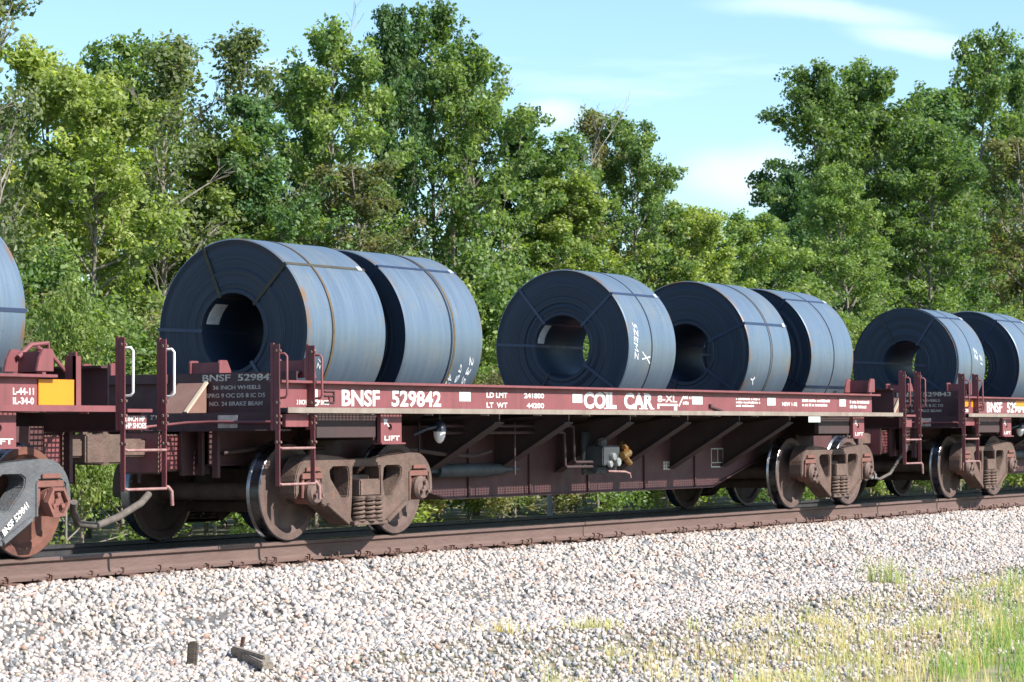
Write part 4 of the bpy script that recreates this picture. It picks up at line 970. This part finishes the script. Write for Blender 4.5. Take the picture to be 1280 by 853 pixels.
ROW1 = [('sparse', 10.2, 12.5, 9.3, 1.0, 'tall thin-leaved tree at the left edge of the treeline, cut by the frame'),
 ('maple', 13.2, 14, 7.9, 1.0, 'yellow-green maple near the left edge behind the left wagon'),
 ('maple', 13.0, 12.8, 7.3, .9, 'shorter yellow-green tree in front of the left maple'),
 ('green', 16.4, 15, 8.2, 1.0, 'green tree with forked trunk left of the first coil'),
 ('sparse', 16.0, 13.5, 8.5, 1.1, 'thinly leaved pale tree left of the first coil'),
 ('sparse', 18.2, 15, 9.0, 1.1, 'thinly leaved tree with bare twigs above the first coil'),
 ('maple', 17.6, 13.6, 6.8, 1.0, 'yellow-green tree filling in below the two sparse crowns'),
 ('sparse', 18.6, 14, 9.1, 1.1, 'sparse crown just left of the dark green trees'),
 ('deep', 18.1, 13, 7.7, .95, 'dark green tree directly behind the first coil'),
 ('deep', 21.8, 15, 8.7, 1.0, 'dark green tree with dense crown behind the first two coils'),
 ('green', 20.8, 13.5, 8.8, .95, 'bright green tree above the gap between the first two coils'),
 ('olive', 20.0, 12.3, 6.6, .95, 'olive brownish tree low above the second coil'),
 ('deep', 23.8, 14, 10.2, .8, 'tall dark tree with the highest tip left of centre'),
 ('green', 26.1, 14.5, 10.0, 1.0, 'broad green tree with high crown at centre'),
 ('green', 25.2, 13, 8.9, .95, 'green tree beside the pale dead limb'),
 ('deep', 28.4, 14, 8.6, 1.0, 'dark green tree right of the pale dead limb'),
 ('maple', 28.4, 12.6, 6.9, .95, 'yellow-green tree above the left side of the third coil'),
 ('green', 28.9, 13.2, 7.6, .9, 'green tree left of the brown-topped tree'),
 ('olive', 32.1, 14, 8.9, .8, 'brown-topped tree with reddish leaves, right of centre'),
 ('green', 32.3, 13.2, 8.2, .85, 'green tree with ragged side branch right of the brown-topped tree'),
 ('maple', 33.6, 12.4, 6.7, .9, 'yellow-green tree above the third coil'),
 ('deep', 34.4, 14, 7.3, .75, 'dark tree at the left edge of the open sky gap'),
 ('green', 35.4, 13, 6.1, .75, 'green tree tapering down towards the sky gap'),
 ('poplar', 40.2, 14.5, 7.3, .9, 'slim upright tree at the bottom of the sky gap'),
 ('green', 37.4, 12.5, 6.5, .95, 'low green tree below the sky gap'),
 ('deep', 41.2, 13.5, 7.0, 1.0, 'small dark tree behind the last coil of the COIL CAR wagon'),
 ('deep', 45.4, 15, 8.7, 1.0, 'dark tree at the left edge of the tall group on the right'),
 ('big', 49.0, 16, 11.9, 1.4, 'tall round-topped tree, leftmost of the tall group on the right'),
 ('big', 53.9, 17, 12.6, 1.45, 'tall tree with pointed top in the middle of the right group'),
 ('big', 42.6, 12.5, 8.3, 1.05, 'large green tree in front of the tall group on the right'),
 ('green', 51.8, 15.5, 11.6, 1.45, 'tall green tree right of the pointed one'),
 ('green', 49.8, 13, 9.6, 1.3, 'mid-height light green tree in the right group'),
 ('deep', 57.6, 16, 12.4, 1.7, 'tall dark tree left of the right edge'),
 ('green', 61.4, 16, 13.8, 1.4, 'tall leafy tree near the right edge of the frame'),
 ('deep', 64.4, 16, 14.4, 1.4, 'tall dark tree cut by the right edge'),
 ('olive', 56.3, 12.8, 10.5, 1.3, 'greyish green tree low in the right group'),
 ('green', 68.0, 15, 14, 1.4, 'outermost tree beyond the right edge of the last wagon')]
for k, x, y, h, w, lb in ROW1: tree(k, x, y, h, w, 'tree', lb, 'tree', G1)
# second row, glimpsed between the crowns of the first
x = 12.
while x < 92:
    y = 19 + RT.uniform(-1, 1.5); top = .70*(8.2 if x < 38 else 5.0 if x < 58 else 11)
    if not (44 < x < 57): tree(RT.choice(['deep', 'green', 'green', 'maple']), x, y, top*RT.uniform(.9, 1.1)*1.12, 1.25, 'tree', 'tree of the back row, seen only through gaps in the front row', 'tree', 'trees of the back row')
    else: tree('green', x, y, top*RT.uniform(.75, .95), 1.25, 'tree', 'tree of the back row, seen only through gaps in the front row', 'tree', 'trees of the back row')
    x += 2.9 + RT.uniform(-.3, .6)
# shrubs along the foot of the trees, seen above the cars and under them
x = 4.
while x < 66:
    k = RT.choice(['bush', 'bushy', 'bush', 'brush', 'bush', 'brush']); y = RT.uniform(7.6, 9.2)
    tree(k, x, y, RT.uniform(1.7, 2.9)*(1+.006*x), RT.uniform(.95, 1.2), 'shrub', 'shrub in the dense undergrowth behind the track', 'shrub', 'undergrowth behind the track')
    x += RT.uniform(.95, 1.35)
x = 6.
while x < 68:
    k = RT.choice(['bush', 'bush', 'brush', 'bush', 'bushy']); y = RT.uniform(10.0, 11.4)
    tree(k, x, y, RT.uniform(2.9, 4.4), RT.uniform(1.2, 1.6), 'shrub', 'tall shrub between the undergrowth and the tree trunks', 'shrub', 'tall shrubs under the trees')
    x += RT.uniform(1.4, 1.9)
tree('bushy', 4.6, 5.9, 2.9, .6, 'shrub', 'yellow-leaved shrub seen through the gap between the left wagon and the COIL CAR wagon', 'shrub', 'undergrowth behind the track')
# pale dead limb and bare twigs
def dead(name, x, y, z0, segs, seed, label, r=.05):
    rd = random.Random(seed); m = MB()
    def grow(p, d, L, r_, depth):
        pts = [p]; 
        for k in range(5): d = (d+Vector((rd.uniform(-.16, .16), rd.uniform(-.16, .16), rd.uniform(-.1, .14)))).normalized(); pts.append(pts[-1]+d*L/5)
        m.tube(pts, [max(.004, r_*(1-.15*k)) for k in range(6)], 5, caps=False)
        if depth:
            for _ in range(segs):
                k = rd.randint(1, 5); d2 = (d+Vector((rd.uniform(-.8, .8), rd.uniform(-.5, .5), rd.uniform(-.3, .7)))).normalized(); grow(pts[k], d2, L*rd.uniform(.4, .65), r_*.5, depth-1)
    grow(Vector((0, 0, 0)), Vector((.45, -.3, .8)), 1.9, r, 3)
    o = m.build(name, 'deadwood', None, (x, y, z0), smooth=60); o['label'] = label; o['category'] = 'dead tree'; return o
def pale_tree():
    m = MB(); m.tube([(0, 0, 0), (.1, 0, 2.2), (.0, 0, 4.3)], [.07, .055, .045], 6); return m
d1 = dead('dead_tree', 25.0, 13.4, 5.6, 4, 3, 'pale grey dead limb leaning through the crowns at centre, above the second coil', .04)
m = MB(); m.tube([(0, 0, -6), (.05, 0, -2), (0, 0, .05)], [.08, .06, .04], 6); m.build('trunk', 'bark', d1)
for (x, y, z, s, lb) in ((20.6, 13.5, 7.4, 5, 'bare twigs standing above the crowns left of the highest tip'), (29.9, 13.4, 6.2, 6, 'bare twigs above the crowns between centre and the brown-topped tree')):
    d1 = dead('dead_tree', x, y, z, 3, s, lb, .016); m = MB(); m.tube([(0, 0, -z-.7), (.05, 0, -2), (0, 0, .05)], [.05, .03, .016], 6); m.build('trunk', 'bark', d1)
# slim pale trunks standing close behind the track
for (x, y, h, r, lb) in ((15.3, 5.3, 1.25, .05, 'slim pale trunk seen under the COIL CAR wagon left of its brake valve'),):
    pass
for px_, (x, y, h, r, lb) in enumerate(((11.9, 3.4, 1.35, .045, 'slim pale trunk seen under the COIL CAR wagon near its brake valve'), (15.9, 3.4, 1.0, .03, 'thin grey stake seen under the COIL CAR wagon right of its brake valve'), (3.5, 3.4, .85, .035, 'short pale stake seen behind the first wheel of the COIL CAR wagon'))):
    m = MB(); m.tube([(0, 0, 0), (.02, .01, h*.5), (-.01, .0, h)], [r, r*.85, r*.7], 8); o = m.build('pale_stake', 'deadwood', None, (x, y, -.68), smooth=60); o['label'] = lb; o['category'] = 'stake'
# distant wood closing the view at ground level
fw = MB(); rd = random.Random(4)
V = []; 
n = 26000; q = np.random.RandomState(8)
P = np.stack([q.uniform(-10, 140, n), q.uniform(24, 34, n), -.6+q.uniform(0, 1, n)**.8*5.2], 1)
nr = q.normal(size=(n, 3)) + np.array([0, -.6, .5]); nr /= np.linalg.norm(nr, axis=1)[:, None]; tx = np.cross(nr, q.normal(size=(n, 3))); tx /= np.linalg.norm(tx, axis=1)[:, None]; ty = np.cross(nr, tx); s = .42*q.uniform(.6, 1.3, n)[:, None]
V = np.stack([P-tx*s*.5, P-ty*s*.33, P+tx*s*.5, P+ty*s*.33], 1).reshape(-1, 3); F = (np.array([(0, 1, 2), (0, 2, 3)])[None]+4*np.arange(n)[:, None, None]).reshape(-1, 3)
c = np.array([(.05, .10, .02), (.07, .13, .025), (.035, .075, .018)])[q.choice(3, n)]
o = link('distant_wood', np_mesh('distant_wood', V, F, ['leaf'], np.repeat(c, 4, 0))); o['kind'] = 'stuff'; o['label'] = 'dark green wood far behind the treeline'
